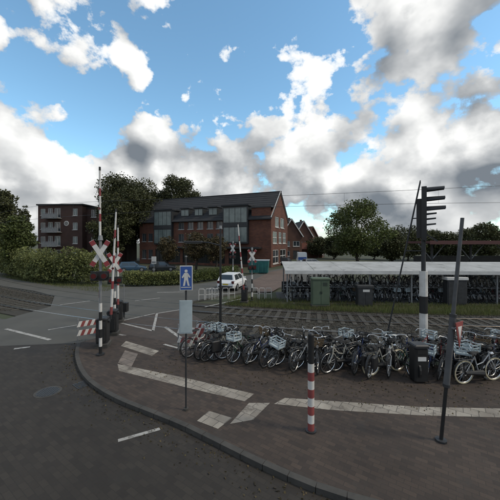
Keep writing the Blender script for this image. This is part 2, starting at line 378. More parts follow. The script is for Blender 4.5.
# loose ballast stones
def scatter_mesh(name, centers, sizes, kind, m, parent=None):
    n = len(centers)
    if kind == 'stone':
        base = np.array([(1, 0, 0), (-1, 0, 0), (0, 1, 0), (0, -1, 0), (0, 0, .8), (0, 0, -.8)]); F = np.array([(0, 2, 4), (2, 1, 4), (1, 3, 4), (3, 0, 4), (2, 0, 5), (1, 2, 5), (3, 1, 5), (0, 3, 5)])
    elif kind == 'leaf':
        base = np.array([(-.5, -.28, 0.06), (.15, -.42, -.05), (.6, .05, .08), (-.05, .42, -.04)]); F = np.array([(0, 1, 2, 3)])
    else:
        base = np.array([(-.06, 0, 0), (.06, 0, 0), (.0, .25, 1.0)]); F = np.array([(0, 1, 2)])
    if kind == 'blade':
        th = rng.uniform(0, 2 * np.pi, n); c, s = np.cos(th), np.sin(th)
        Rm = np.zeros((n, 3, 3)); Rm[:, 0, 0] = c; Rm[:, 0, 1] = -s; Rm[:, 1, 0] = s; Rm[:, 1, 1] = c; Rm[:, 2, 2] = 1
    else:
        q = rng.normal(size=(n, 4)); q /= np.linalg.norm(q, axis=1)[:, None]; w, x, y, z = q.T
        Rm = np.stack([1 - 2 * (y * y + z * z), 2 * (x * y - z * w), 2 * (x * z + y * w), 2 * (x * y + z * w), 1 - 2 * (x * x + z * z), 2 * (y * z - x * w), 2 * (x * z - y * w), 2 * (y * z + x * w), 1 - 2 * (x * x + y * y)], 1).reshape(n, 3, 3)
    V = np.einsum('nij,kj->nki', Rm, base) * np.asarray(sizes)[:, None, None] + np.asarray(centers)[:, None, :]
    k = len(base); FF = (F[None] + (np.arange(n) * k)[:, None, None]).reshape(-1, F.shape[1])
    me = bpy.data.meshes.new(name); me.vertices.add(n * k); me.vertices.foreach_set('co', V.reshape(-1))
    me.loops.add(FF.size); me.loops.foreach_set('vertex_index', FF.reshape(-1).astype(np.int32))
    me.polygons.add(len(FF)); me.polygons.foreach_set('loop_start', np.arange(0, FF.size, F.shape[1], dtype=np.int32))
    me.update(calc_edges=True); me.materials.append(m); return link(name, me, parent)
cs = []
while len(cs) < 26000:
    x = random.uniform(-32, 19); d = random.uniform(-3.5, 3.6)
    if CROSS[0] - .3 < x < CROSS[1] + .3: continue
    p = off(x, d); cs.append((p.x, p.y, -0.075))
tag(scatter_mesh('ballast_stones', cs, rng.uniform(0.02, 0.045, len(cs)), 'stone', M_stone), 'grey crushed stone ballast between the rails', 'gravel', kind='stuff')

# verge between track and shed, rough ground by the left track
verge = [off(x, 3.55) for x in np.arange(-2.8, 30, 1.5)] + [Vector((30, 30, 0)), Vector((9, 30.5, 0)), Vector((4, 26.6, 0)), Vector((-1.6, 22.6, 0))]
sheet('verge', verge, -0.05, M_grassb, thick=0.06)
verge2 = [off(x, 3.55) for x in np.arange(-45, -14.2, 2)] + [Vector((-16.2, 24.2, 0)), Vector((-20, 27, 0)), Vector((-45, 43, 0))]
sheet('verge', verge2, -0.05, M_grassb, thick=0.06)
gs = []
while len(gs) < 26000:
    x = random.uniform(-2.8, 22); d = random.uniform(3.5, 6.4) if random.random() < .75 else random.uniform(3.4, 4.2); p = off(x, d); gs.append((p.x, p.y, -0.06))
while len(gs) < 36000:
    x = random.uniform(-34, -14.5); d = random.uniform(3.6, 7.5); p = off(x, d)
    if p.y < 24.2 - 0.75 * (p.x + 16.2) + 6: gs.append((p.x, p.y, -0.06))
tag(scatter_mesh('grass', gs, rng.uniform(0.08, 0.26, len(gs)), 'blade', M_grass), 'short uneven grass growing on the verges beside the tracks', 'grass', kind='stuff')

# ------------------------------------------------------------------ vegetation
def crown_points(n, blobs, shell=0.55):
    ws = np.array([b[3] * b[4] * b[5] for b in blobs]) ** 0.75; idx = rng.choice(len(blobs), n, p=ws / ws.sum())
    B = np.array(blobs)[idx]; d = rng.normal(size=(n, 3)); d /= np.linalg.norm(d, axis=1)[:, None]
    r = rng.uniform(0, 1, n) ** (1 / 3) * (1 - shell) + shell * rng.uniform(0.72, 1.06, n)
    return B[:, :3] + d * B[:, 3:6] * r[:, None]
def tree(name, label, loc, H, rad, base_frac, m, n=9000, leaf=0.34, nb=26, group=None, seed=1, narrow=1.0, fill=True):
    t = thing(name, label, 'tree', loc, 0, group); rr = random.Random(seed)
    tr = MB(); k = H * 0.022 + 0.06
    tip = Vector((rr.uniform(-.4, .4), rr.uniform(-.4, .4), H * 0.82))
    mid = Vector((rr.uniform(-.3, .3), 0, H * base_frac))
    tr.tube([(0, 0, -0.15), (0, 0, 0.4), mid, (mid + tip) / 2, tip], [k * 1.4, k, k * .8, k * .5, k * .12], 8)
    trunk = tr.build('trunk', M_bark, t, smooth=True)
    blobs = []; zc = H * (base_frac + 1) / 2; hz = H * (1 - base_frac) / 2
    for i in range(nb * 2):
        th = rr.uniform(0, 2 * math.pi); u = rr.uniform(-1, 0.92); q = math.sqrt(max(0, 1 - u * u)) * rr.uniform(.35, 0.86)
        if u < 0: q *= 1.0 + 0.15 * u
        br = rad * rr.uniform(.16, .34)
        blobs.append((q * rad * math.cos(th), q * rad * math.sin(th) * narrow, zc + u * (hz - br * .7), br, br, br * rr.uniform(.6, .85)))
    lim = MB()
    for b in blobs[:14]:
        st = mid.lerp(tip, rr.uniform(0, .6)); e = Vector(b[:3])
        lim.tube([st, st.lerp(e, .5) + Vector((0, 0, -.2)), e], [k * .38, k * .24, k * .06], 5)
    lim.build('limb', M_bark, trunk)
    if fill: blobs += [(rr.uniform(-.2, .2) * rad, rr.uniform(-.2, .2) * rad, zc + hz * f_, rad * .62, rad * .62 * narrow, hz * .5) for f_ in (-.35, 0, .3)]
    n = int(n * 1.7); leaf *= .82
    pts = crown_points(n, blobs, .35) + rng.normal(size=(n, 3)) * rad * .035
    o = scatter_mesh('crown', pts, rng.uniform(leaf * .6, leaf * 1.3, n), 'leaf', m, t); return t
def at(x, Y, z=0.0): return Vector(((x - 250) * Y / FPX, Y, z))
tree('broadleaf_tree', 'tall dark broadleaf tree behind the raised barriers, beside the brown brick flats', at(128, 66, -.13), 20.5, 8.2, .2, M_leafd, 22000, .42, 46, 'trees behind the crossing', 3)
tree('broadleaf_tree', 'dark broadleaf tree rising behind the long red brick building', at(178, 72, -.13), 21.5, 6.6, .2, M_leafd, 16000, .42, 40, 'trees behind the crossing', 5)
tree('broadleaf_tree', 'narrow dark tree just left of the long brick building', at(112, 58, -.13), 14.5, 4.6, .14, M_leafd, 10000, .40, 30, 'trees behind the crossing', 6)
tree('broadleaf_tree', 'open-crowned green tree behind the bicycle shed with sky showing through', at(358, 54, -.13), 12.6, 6.4, .14, M_leafm, 7600, .40, 27, None, 8, fill=False)
tree('broadleaf_tree', 'dark tree filling the gap between the two tall trees behind the brick building', at(156, 76, -.13), 18.5, 6.0, .15, M_leafd, 9000, .42, 34, 'trees behind the crossing', 41)
tree('broadleaf_tree', 'tall dark tree beside the tall hedge left of the flats', at(-2, 44, -.13), 12.8, 3.4, .12, M_leafd, 8000, .34, 26, 'trees left of the flats', 9)
tree('broadleaf_tree', 'small light green tree standing at the tall hedge in front of the flats', at(18, 38, -.13), 8.2, 2.3, .12, M_leafm, 6000, .26, 24, 'trees left of the flats', 10)
tree('broadleaf_tree', 'slim pointed tree rising above the roof edge of the flats', at(25, 82, -.13), 15.5, 1.8, .2, M_leafd, 3000, .36, 14, 'trees left of the flats', 11)
right = [(392, 62, 7.5, 4.0), (408, 70, 9.0, 5.0), (428, 74, 8.0, 5.0), (447, 72, 7.6, 4.5), (466, 76, 8.5, 5.0), (486, 66, 9.4, 4.6), (512, 70, 8.0, 5.0), (334, 78, 7.0, 4.2), (318, 84, 6.5, 3.8), (374, 76, 6.5, 4.5)]
names = ['bushy dark tree just right of the open-crowned green tree', 'dark tree seen behind the signal ladder', 'dark tree behind the signal mast and platform canopy', 'low dark tree behind the platform canopy braces',
         'dark tree behind the platform canopy beside the leaning pole', 'round-topped dark tree rising above the platform canopy', 'dark tree past the end of the platform canopy', 'low tree left of the open-crowned green tree by the small houses', 'low tree between the small brick houses', 'low dark tree showing under the open-crowned green tree']
for i, ((x, Y, H, r_), lb) in enumerate(zip(right, names)):
    tree('background_tree', lb, at(x, Y, -.13), H, r_, .06, M_leafd, 4200, .42, 20, 'trees behind the station', 20 + i)
for x, Y, H, r_, lb in ((168, 47, 5.6, 1.9, 'small brown-leaved tree in front of the left glazed bay'), (196, 45, 6.6, 2.3, 'rust and olive small tree in front of the middle of the brick building'), (216, 44, 5.8, 2.0, 'small brown-leaved tree behind the street lamp arm, before the brick building')):
    tree('young_tree', lb, at(x, Y, -.13), H, r_, .22, M_leafb, 2300, .26, 18, 'small trees before the brick building', int(x))
def bush_row(name, label, pts, H, rad, m, n, leaf, cat='hedge', var=.18, m2=None):
    c = Vector((sum(p[0] for p in pts) / len(pts), sum(p[1] for p in pts) / len(pts), -.1)); t = thing(name, label, cat, c); st = MB(); bl = []
    tot = []
    for a, b in zip(pts, pts[1:]):
        a, b = Vector((a[0], a[1], 0)), Vector((b[0], b[1], 0)); k = max(1, int((b - a).length / (rad * .75)))
        tot += [a.lerp(b, i / k) for i in range(k)]
    for p in tot + [Vector((pts[-1][0], pts[-1][1], 0))]:
        h = H * random.uniform(1 - var, 1 + var); q = p - Vector((c.x, c.y, 0))
        for lv in (0.28, 0.55, 0.8):
            bl.append((q.x + random.uniform(-.2, .2) * rad, q.y + random.uniform(-.2, .2) * rad, h * lv, rad * (1.1 - .35 * lv), rad * (1.1 - .35 * lv), h * .24))
        for _ in range(2): st.tube([q + Vector((random.uniform(-.3, .3), 0, -.1)), q + Vector((random.uniform(-.4, .4), 0, h * .7))], [.03, .012], 5)
    st.build('stems', M_bark, t)
    P = crown_points(n, bl, .45); scatter_mesh('foliage', P, rng.uniform(leaf * .6, leaf * 1.3, n), 'leaf', m, t)
    return t
bush_row('tall_hedge', 'tall overgrown light green hedge along the left track below the flats', [(-34, 40.5), (-27, 35), (-22, 31.5), (-16.2, 30.2)], 3.4, 1.3, M_leafl, 26000, .19)
bush_row('low_hedge', 'low clipped green hedge beyond the crossing in front of the brick building', [(-12.4, 29.4), (-9, 28.9), (-6.6, 29.6)], 1.45, .62, M_leafl, 12000, .13, var=.05)
bush_row('low_hedge', 'low clipped hedge running back beside the white car', [(-6.0, 31.6), (-3.6, 34.5), (-2.0, 38)], 1.4, .6, M_leafm, 8000, .13, var=.06)

# ------------------------------------------------------------------ buildings
def wall_face(mb, L, H, ops, dep=0.18):
    """wall in the local x-z plane, outside towards -y, real openings with reveals"""
    X = sorted({0, L, *[o[0] for o in ops], *[o[1] for o in ops]}); Z = sorted({0, H, *[o[2] for o in ops], *[o[3] for o in ops]})
    for a, b in zip(X, X[1:]):
        for c, d in zip(Z, Z[1:]):
            mx, mz = (a + b) / 2, (c + d) / 2
            if any(o[0] < mx < o[1] and o[2] < mz < o[3] for o in ops): continue
            mb.add([(a, 0, c), (b, 0, c), (b, 0, d), (a, 0, d)], [(0, 1, 2, 3)])
    for a, b, c, d in [o[:4] for o in ops]:
        mb.add([(a, 0, c), (b, 0, c), (b, 0, d), (a, 0, d), (a, dep, c), (b, dep, c), (b, dep, d), (a, dep, d)], [(0, 4, 5, 1), (1, 5, 6, 2), (2, 6, 7, 3), (3, 7, 4, 0)])
def window(parent, a, b, c, d, xf, frame=M_trim, glass=M_glass, dep=0.16, fw=0.07, mull=1, trans=0, sill=True):
    f = MB(xf); y = dep - .05
    f.box(((a + b) / 2, y, c + fw / 2), (b - a, .07, fw)); f.box(((a + b) / 2, y, d - fw / 2), (b - a, .07, fw))
    for x in (a + fw / 2, b - fw / 2): f.box((x, y, (c + d) / 2), (fw, .07, d - c - 2 * fw))
    for k in range(1, mull + 1): f.box((a + (b - a) * k / (mull + 1), y, (c + d) / 2), (fw * .8, .06, d - c - 2 * fw))
    for k in range(1, trans + 1): f.box(((a + b) / 2, y + .003, c + (d - c) * k / (trans + 1)), (b - a - 2 * fw, .05, fw * .8))
    o = f.build('window', frame, parent)
    MB(xf).add([(a, dep, c), (b, dep, c), (b, dep, d), (a, dep, d)], [(0, 1, 2, 3)]).build('pane', glass, o)
    if sill: MB(xf).box(((a + b) / 2, -.03, c - .05), (b - a + .16, .14, .08)).build('sill', M_trim, o)
    return o

# --- long brick building beyond the crossing
RC = Vector((3.7, 50.75, -.1)); ux = Vector((.925, -.38, 0)); BL, BD, BE, BRG = 29.5, 11.0, 8.9, 14.0
org = RC - ux * BL; rz = math.atan2(ux.y, ux.x)
B = thing('brick_building', 'long red brick building with dark pitched roof and tall glazed bays beyond the crossing', 'building', org, rz)
wins = []
for x in (0.7, 2.4): wins += [(x, x + 1.1, 4.6, 6.3), (x, x + 1.1, 1.0, 2.9)]
for x in (10.0, 12.2, 14.4, 16.6, 18.6): wins += [(x, x + 1.3, 4.5, 6.1), (x, x + 1.3, 7.0, 8.4)]
shops = [(4.2, 7.0, .4, 3.1), (7.6, 10.4, .4, 3.1), (11.0, 13.8, .4, 3.1), (14.4, 17.2, .4, 3.1), (17.8, 20.4, .4, 3.1), (21.2, 25.0, .4, 3.1)]
corner = [(26.8, 28.2, 4.6, 6.2), (26.8, 28.2, 7.4, 9.0)]
w = MB(); wall_face(w, BL - 3.7, BE, wins + shops); 
w.xf = Matrix.Translation((BL - 3.7, 0, 0)); wall_face(w, 3.7, 10.6, [(c[0] - BL + 3.7, c[1] - BL + 3.7, c[2], c[3]) for c in corner[:0]])
w.xf = Matrix()
# left end, back and corner block top
w.add([(0, 0, 0), (0, BD, 0), (0, BD, BE), (0, BD / 2, BRG - .15), (0, 0, BE)], [(0, 1, 2, 3, 4)])
w.add([(0, BD, 0), (BL, BD, 0), (BL, BD, BE), (0, BD, BE)], [(0, 1, 2, 3)])
w.add([(BL - 3.7, 0, BE), (BL - 3.7, 2.6, 10.6), (BL - 3.7, 0, 10.6)], [(0, 1, 2)])
w.build('wall', M_bred, B)
gx = Matrix.Translation((BL, 0, 0)) @ Matrix.Rotation(math.pi / 2, 4, 'Z')
gops = [(1.0, 3.6, 4.2, 6.4), (4.6, 6.6, 4.2, 6.4), (7.4, 9.8, 4.2, 6.4), (2.4, 4.8, 7.2, 9.2), (5.8, 8.4, 7.2, 9.2), (1.0, 4.6, .5, 3.1), (5.6, 9.8, .5, 3.1)]
g = MB(gx); wall_face(g, BD, 9.6, gops)
g.add([(0, 0, 9.6), (BD, 0, 9.6), (BD / 2, 0, BRG - .12)], [(0, 1, 2)]); g.build('gable_wall', M_bred, B)
for a, b, c, d in gops: window(B, a, b, c, d, gx, glass=M_glassp if c > 4 else M_shop, mull=1, trans=1 if d - c > 2 else 0, fw=.16)
bb = MB(gx); 
for a, b in (((-.35, BE - .2), (BD / 2, BRG + .16)), ((BD + .35, BE - .2), (BD / 2, BRG + .16))):
    dx, dz = b[0] - a[0], b[1] - a[1]; L_ = math.hypot(dx, dz); bb.box(((a[0] + b[0]) / 2, -.12, (a[1] + b[1]) / 2), (L_, .1, .34), Matrix.Rotation(-math.atan2(dz, dx), 4, 'Y'))
bb.build('bargeboard', M_trim, B)
for i, (a, b, c, d) in enumerate(wins): window(B, a, b, c, d, Matrix(), frame=M_grey, glass=M_glass)
for a, b, c, d in shops: window(B, a, b, c, d, Matrix(), frame=M_dgrey, glass=M_shop, mull=2, trans=1, sill=False)
r = MB(); e = .5; ry0 = BE - e * (BRG - BE) / (BD / 2)
for yy0, yy1 in ((-e, BD / 2), (BD + e, BD / 2)):
    s_ = 1 if yy0 < yy1 else -1
    vs = [(-.3, yy0, ry0), (BL + .25, yy0, ry0), (BL + .25, yy1, BRG), (-.3, yy1, BRG)]
    r.add(vs + [(a, b, c + .22) for a, b, c in vs], [(3, 2, 1, 0), (4, 5, 6, 7), (0, 1, 5, 4), (1, 2, 6, 5), (2, 3, 7, 6), (3, 0, 4, 7)])
roof = r.build('roof', M_slate, B)
# slate course battens: thin raised rows across the front slope
slope = math.atan2(BRG - BE, BD / 2)
for k in range(1, 12):
    yy = -e + (BD / 2 + e) * k / 12; zr = ry0 + (yy + e) * math.tan(slope) + .22
    MB().box((BL / 2 - .02, yy, zr + .01), (BL + .5, .09, .05), Matrix.Rotation(slope, 4, 'X')).build('slate_course', M_slate, roof)
MB().box((BL / 2, BD / 2, BRG + .22), (BL + .55, .3, .16)).build('ridge', M_slate, roof)
MB().box((BL / 2 - 2, -e - .06, ry0 + .12), (BL - 4.4, .14, .14)).build('gutter', M_dgrey, B)
# glazed bays that break through the eaves
for x0, x1, z0, z1 in ((4.3, 8.8, 4.0, 10.9), (20.3, 25.3, 4.2, 11.0)):
    m = MB(); m.box(((x0 + x1) / 2, 1.4, (z0 + z1) / 2), (x1 - x0, 4.0, z1 - z0)); bay = m.build('bay', M_dgrey, B)
    MB().box(((x0 + x1) / 2, 1.35, z1 + .12), (x1 - x0 + .5, 4.4, .24)).build('bay_roof', M_slate, bay)
    n = 4; pw = (x1 - x0 - .3) / n
    for k in range(n):
        for (c, d) in ((z0 + .3, (z0 + z1) / 2 - .45), ((z0 + z1) / 2 + .45, z1 - .3)):
            a = x0 + .15 + k * pw
            MB().box((a + pw / 2, -.62, (c + d) / 2), (pw - .1, .05, d - c)).build('pane', M_glassp, bay)
    MB().box(((x0 + x1) / 2, -.64, (z0 + z1) / 2), (x1 - x0, .1, .7)).build('spandrel', M_teal if 0 else M_dgrey, bay)
for cx in (11.2, 14.4, 17.6):
    m = MB(); m.box((cx, 1.7, 10.3), (1.9, 2.4, 1.7)); dm = m.build('dormer', M_dgrey, B)
    MB().box((cx, 1.6, 11.22), (2.2, 2.8, .14)).build('dormer_roof', M_slate, dm)
    for s_ in (-1, 1): MB().box((cx + s_ * .44, .47, 10.35), (.78, .06, 1.2)).build('pane', M_glassp, dm)
MB().box((BL - 1.85, 1.2, 10.72), (3.9, 2.9, .2)).build('parapet', M_dgrey, B)
MB().box((BL / 2 + 4, -.75, 3.45), (18, 1.4, .3)).build('shop_canopy', M_dgrey, B)

# --- brown flats on the left
FC = at(38, 64, -.1); FL, FH, FD = 10.2, 12.6, 9.0
A = thing('apartment_block', 'dark brown brick block of flats with grey balconies behind the tall hedge', 'building', FC, R(-4))
ops = []
for k in range(4):
    z = .5 + 3.05 * k
    ops += [(.6, 1.7, z + .7, z + 2.2), (2.3, 3.4, z + .2, z + 2.3), (3.8, 5.2, z + .2, z + 2.3), (8.0, 9.1, z + .6, z + 2.2)]
w = MB(); wall_face(w, FL, FH, ops)
w.add([(FL, 0, 0), (FL, FD, 0), (FL, FD, FH), (FL, 0, FH)], [(0, 1, 2, 3)]); w.add([(0, 0, 0), (0, FD, 0), (0, FD, FH), (0, 0, FH)], [(3, 2, 1, 0)]); w.add([(0, FD, 0), (FL, FD, 0), (FL, FD, FH), (0, FD, FH)], [(3, 2, 1, 0)])
w.build('wall', M_bdark, A)
MB().box((FL / 2, FD / 2, FH + .12), (FL + .5, FD + .5, .3)).build('roof', M_slate, A)
for i, (a, b, c, d) in enumerate(ops): window(A, a, b, c, d, Matrix(), glass=M_glassp if i % 4 == 3 or i % 3 == 0 else M_glass, fw=.1, mull=0 if i % 4 == 0 else 1)
for k in range(1, 4):
    z = .5 + 3.05 * k
    s_ = MB().box((3.75, -.75, z + .02), (3.6, 1.5, .18)).build('balcony', M_grey, A)
    rl = MB(); rl.box((3.75, -1.46, z + 1.1), (3.6, .06, .06))
    for j in range(13): rl.box((1.98 + j * .295, -1.46, z + .6), (.03, .03, .98))
    rl.box((3.75, -1.44, z + .55), (3.5, .02, .8)); rl.build('railing', M_grey, s_)
m = MB(); m.tube([(6.6, -.06, 8.6), (6.6, .03, 8.6)], .55, 16); ow = m.build('round_window', M_trim, A); MB().tube([(6.6, -.09, 8.6), (6.6, -.062, 8.6)], .4, 16).build('pane', M_glass, ow)
# right wing set back and lower left part
w = MB(Matrix.Translation((FL, 1.6, 0))); o2 = [(a, a + 1.2, .9 + 3.05 * k, 2.6 + 3.05 * k) for k in range(4) for a in (1.0, 3.4, 5.8)]
wall_face(w, 8, 12.0, o2); w.xf = Matrix(); w.add([(FL + 8, 1.6, 0), (FL + 8, FD, 0), (FL + 8, FD, 12), (FL + 8, 1.6, 12)], [(0, 1, 2, 3)]); w.build('wing_wall', M_bdark, A)
MB().box((FL + 4.03, FD / 2 + .8, 12.1), (8.0, FD - 1.4, .26)).build('wing_roof', M_slate, A)
for a, b, c, d in o2: window(A, a, b, c, d, Matrix.Translation((FL, 1.6, 0)), fw=.1)

# --- houses up the side street
def house(label, loc, rz_, Wd, Dp, E, Rg, wm, rm, trim=M_trim):
    h = thing('gabled_house', label, 'house', loc, rz_, 'houses up the side street')
    ops = [(.6, Wd * .42, .8, 2.2), (Wd * .58, Wd - .7, .1, 2.3), (.6, Wd * .42, 3.4, 4.8), (Wd * .58, Wd - .6, 3.4, 4.8)]
    w = MB(); wall_face(w, Wd, E, ops); w.add([(0, 0, E), (Wd, 0, E), (Wd / 2, 0, Rg - .1)], [(0, 1, 2)])
    w.add([(0, 0, 0), (0, Dp, 0), (0, Dp, E), (0, 0, E)], [(3, 2, 1, 0)]); w.add([(Wd, 0, 0), (Wd, Dp, 0), (Wd, Dp, E), (Wd, 0, E)], [(0, 1, 2, 3)])
    w.add([(0, Dp, 0), (Wd, Dp, 0), (Wd, Dp, E), (Wd / 2, Dp, Rg - .1), (0, Dp, E)], [(4, 3, 2, 1, 0)]); w.build('wall', wm, h)
    for i, (a, b, c, d) in enumerate(ops):
        if i == 1:
            dr = MB().box(((a + b) / 2, .1, (c + d) / 2), (b - a, .06, d - c)).build('door', M_dgrey, h); MB().box((a + .12, .05, 1.1), (.05, .06, .16)).build('handle', M_silver, dr)
        else: window(h, a, b, c, d, Matrix(), glass=M_glassp if i == 2 else M_glass, fw=.12)
    rf = MB(); ov = .35; sl_ = (Rg - E) / (Wd / 2)
    for s_ in (0, 1):
        x0 = -ov if s_ == 0 else Wd + ov
        vs = [(x0, -ov, E - ov * sl_), (Wd / 2, -ov, Rg), (Wd / 2, Dp + ov, Rg), (x0, Dp + ov, E - ov * sl_)]
        rf.add(vs + [(a, b, c + .16) for a, b, c in vs], [(0, 1, 2, 3), (7, 6, 5, 4), (0, 4, 5, 1), (1, 5, 6, 2), (2, 6, 7, 3), (3, 7, 4, 0)])
    ro = rf.build('roof', rm, h); MB().bbox((Wd * .62, Dp * .6, Rg + .1), (.6, .6, 1.4), .03).build('chimney', M_bhouse, ro)
    bd = MB()
    for s_ in (0, 1):
        a = (-ov if s_ == 0 else Wd + ov, E - ov * sl_); b = (Wd / 2, Rg); dx, dz = b[0] - a[0], b[1] - a[1]
        bd.box(((a[0] + b[0]) / 2, -ov - .05, (a[1] + b[1]) / 2 + .02), (math.hypot(dx, dz), .06, .26), Matrix.Rotation(-math.atan2(dz, dx), 4, 'Y'))
    bd.build('bargeboard', trim, h); return h
house('brick house with dark steep gable next to the long brick building', at(281, 76, -.1), R(6), 5.6, 9, 6.4, 10.6, M_bhouse, M_slate)
house('second dark gabled brick house up the side street', at(295, 88, -.1), R(6), 5.4, 9, 6.6, 11.0, M_bhouse, M_slate)
house('red-roofed brick house past the dark gables', at(305, 96, -.1), R(28), 6.2, 12, 5.2, 9.8, M_bhouse, M_redtile, M_bhouse)
house('low red-roofed brick house between the street and the green tree', at(322, 84, -.1), R(70), 7.0, 11, 2.6, 4.9, M_bhouse, M_redtile, M_bhouse)

# --- station platform canopy behind the shed
C0 = Vector((17.2, 29.0, -.05)); CN = thing('platform_canopy', 'long dark red platform canopy on braced steel posts behind the bicycle shed', 'canopy', C0, 0)
MB().box((10, 0, 4.32), (21, 4.2, .22)).build('roof', M_rack, CN); MB().box((10, -2.16, 4.30), (21.1, .08, .34)).build('fascia', M_rack, CN)
for i in range(6):
    x = .6 + i * 3.8; p = MB().box((x, -.6, 2.1), (.16, .16, 4.25)).build('post', M_dgrey, CN)
    b_ = MB(); b_.tube([(x, -.6, 2.6), (x + 1.3, -.6, 4.15)], .05, 6); b_.tube([(x, -.6, 2.6), (x - 1.3, -.6, 4.15)], .05, 6); b_.build('brace', M_grey, p)
MB().box((10, 1.5, 1.6), (20, .08, 2.6)).build('screen', M_dgrey, CN)

# ------------------------------------------------------------------ bicycles
BC = {}
bikecol = {'black': (0.014, 0.014, 0.015), 'silver grey': (0.30, 0.31, 0.32), 'dark blue': (0.025, 0.04, 0.11), 'dull red': (0.16, 0.025, 0.025), 'cream': (0.42, 0.40, 0.34), 'dark green': (0.02, 0.06, 0.035), 'pale blue': (0.19, 0.27, 0.31), 'white': (0.55, 0.55, 0.54)}
WR = .345
def cached(key, fn):
    if key not in BC: BC[key] = fn()
    return BC[key]
def b_tyre(): return MB().torus((0, 0, 0), WR - .02, .022, 26, 6).mesh('wheel', M_rubber, True)
def b_tyre2(): return MB().torus((0, 0, 0), WR - .02, .022, 26, 6).mesh('wheel', mat('cream_tyre', (0.42, 0.37, 0.25), .8), True)
def b_rim():
    m = MB().torus((0, 0, 0), WR - .05, .011, 26, 4); m.tube([(0, -.04, 0), (0, .04, 0)], .022, 8)
    for k in range(16):
        t = 2 * math.pi * k / 16; m.tube([(0, .02 * (-1) ** k, 0), ((WR - .05) * math.cos(t), 0, (WR - .05) * math.sin(t))], .0028, 3, False)
    return m.mesh('rim', M_silver)
def b_frame(col, step):
    def f():
        m = MB(); bb_ = (-.02, 0, .29); st = (-.20, 0, .80); h0, h1 = (.36, 0, .66), (.31, 0, .90)
        m.tube([bb_, st], .017, 6); m.tube([h0, h1], .021, 6)
        if step: m.tube([h0, (.18, 0, .44), (.0, 0, .33), bb_], .021, 6); m.tube([(.33, 0, .80), (.12, 0, .58), (-.10, 0, .52)], .016, 6)
        else: m.tube([h0, bb_], .020, 6); m.tube([(.325, 0, .84), (-.19, 0, .78)], .017, 6)
        for s in (-1, 1):
            m.tube([bb_, (-.54, .05 * s, WR)], .012, 5); m.tube([(-.19, 0, .76), (-.54, .05 * s, WR)], .010, 5); m.tube([h0, (.40, .05 * s, .60), (.54, .05 * s, WR)], .012, 5)
        return m.mesh('frame', mat('bike_' + col, bikecol[col], .4, spec=.5))
    return f
def b_bar(m_=None):
    m = MB(); m.tube([(.31, 0, .88), (.285, 0, 1.05)], .013, 6)
    m.tube([(.08, -.29, 1.04), (.22, -.27, 1.09), (.30, -.12, 1.08), (.285, 0, 1.05), (.30, .12, 1.08), (.22, .27, 1.09), (.08, .29, 1.04)], .012, 6); return m.mesh('handlebar', m_ or M_silver, True)
def b_saddle():
    m = MB(); vs = []; prof = [(-.38, .085, .0), (-.34, .11, .03), (-.24, .09, .025), (-.16, .045, .02), (-.06, .028, .01)]
    for x, hw, up in prof: vs += [(x, -hw, .88 + up * .3), (x, 0, .915 + up), (x, hw, .88 + up * .3), (x, 0, .865)]
    fs = [(0, 1, 2, 3), (19, 18, 17, 16)]
    for i in range(4):
        for k in range(4): fs.append((4 * i + k, 4 * i + (k + 1) % 4, 4 * i + 4 + (k + 1) % 4, 4 * i + 4 + k))
    m.add(vs, fs); m.tube([(-.2, 0, .78), (-.215, 0, .88)], .013, 6); return m.mesh('saddle', M_rubber)
def arc(c, r, a0, a1, n, w):
    m = MB(); vs, fs = [], []
    for i in range(n + 1):
        t = a0 + (a1 - a0) * i / n; vs += [(c[0] + r * math.cos(t), -w, c[2] + r * math.sin(t)), (c[0] + r * math.cos(t), w, c[2] + r * math.sin(t))]
        if i: fs.append((2 * i - 2, 2 * i - 1, 2 * i + 1, 2 * i))
    return m.add(vs, fs)
def b_guard(): 
    m = arc((-.54, 0, WR), .372, R(5), R(205), 12, .028); a = arc((.54, 0, WR), .372, R(40), R(185), 10, .028); m.add(a.v, a.f); return m.mesh('mudguard', M_black)
def b_rack():
    m = MB()
    for s in (-1, 1): m.tube([(-.20, .05 * s, .72), (-.82, .06 * s, .74)], .008, 4); m.tube([(-.72, .06 * s, .74), (-.54, .055 * s, WR)], .007, 4)
    for x in (-.3, -.45, -.6, -.82): m.tube([(x, -.06, .735), (x, .06, .735)], .007, 4)
    return m.mesh('luggage_rack', M_dgrey)
def b_case(): return MB().tube([(-.56, -.055, WR - .0), (-.3, -.055, .325), (.06, -.055, .29)], [.045, .06, .095], 8).mesh('chain_case', M_black)
def b_crank():
    m = MB(); m.tube([(-.02, -.075, .29), (.10, -.085, .17)], .011, 5); m.tube([(-.02, .075, .29), (-.14, .085, .41)], .011, 5); m.box((.10, -.13, .165), (.09, .08, .025)); m.box((-.14, .13, .415), (.09, .08, .025)); m.tube([(-.02, -.08, .29), (-.02, .08, .29)], .012, 6); return m.mesh('crank', M_dgrey)
def b_stand(): return MB().tube([(-.42, .06, .32), (-.36, .17, .01)], .009, 5).mesh('kickstand', M_dgrey)
def b_lamp(): return MB().tube([(.37, 0, .82), (.42, 0, .82), (.46, 0, .82)], [.025, .042, .045], 8).mesh('headlamp', M_silver)
def b_basket():
    m = MB(); c = (.50, 0, .90)
    for z, ex, ey in ((.78, .13, .16), (.84, .14, .17), (.90, .15, .18), (.96, .155, .19), (1.02, .165, .2)):
        p = [(c[0] - ex, -ey, z), (c[0] + ex, -ey, z), (c[0] + ex, ey, z), (c[0] - ex, ey, z), (c[0] - ex, -ey, z)]
        m.tube(p, .012, 4)
    m.box((.50, 0, .785), (.25, .31, .015))
    for k in range(-2, 3):
        for s in (-1, 1): m.tube([(c[0] + k * .06, s * .16, .78), (c[0] + k * .075, s * .2, 1.02)], .008, 4)
        for s in (-1, 1): m.tube([(c[0] + s * .13, k * .075, .78), (c[0] + s * .165, k * .09, 1.02)], .008, 4)
    return m.mesh('basket', M_wicker)
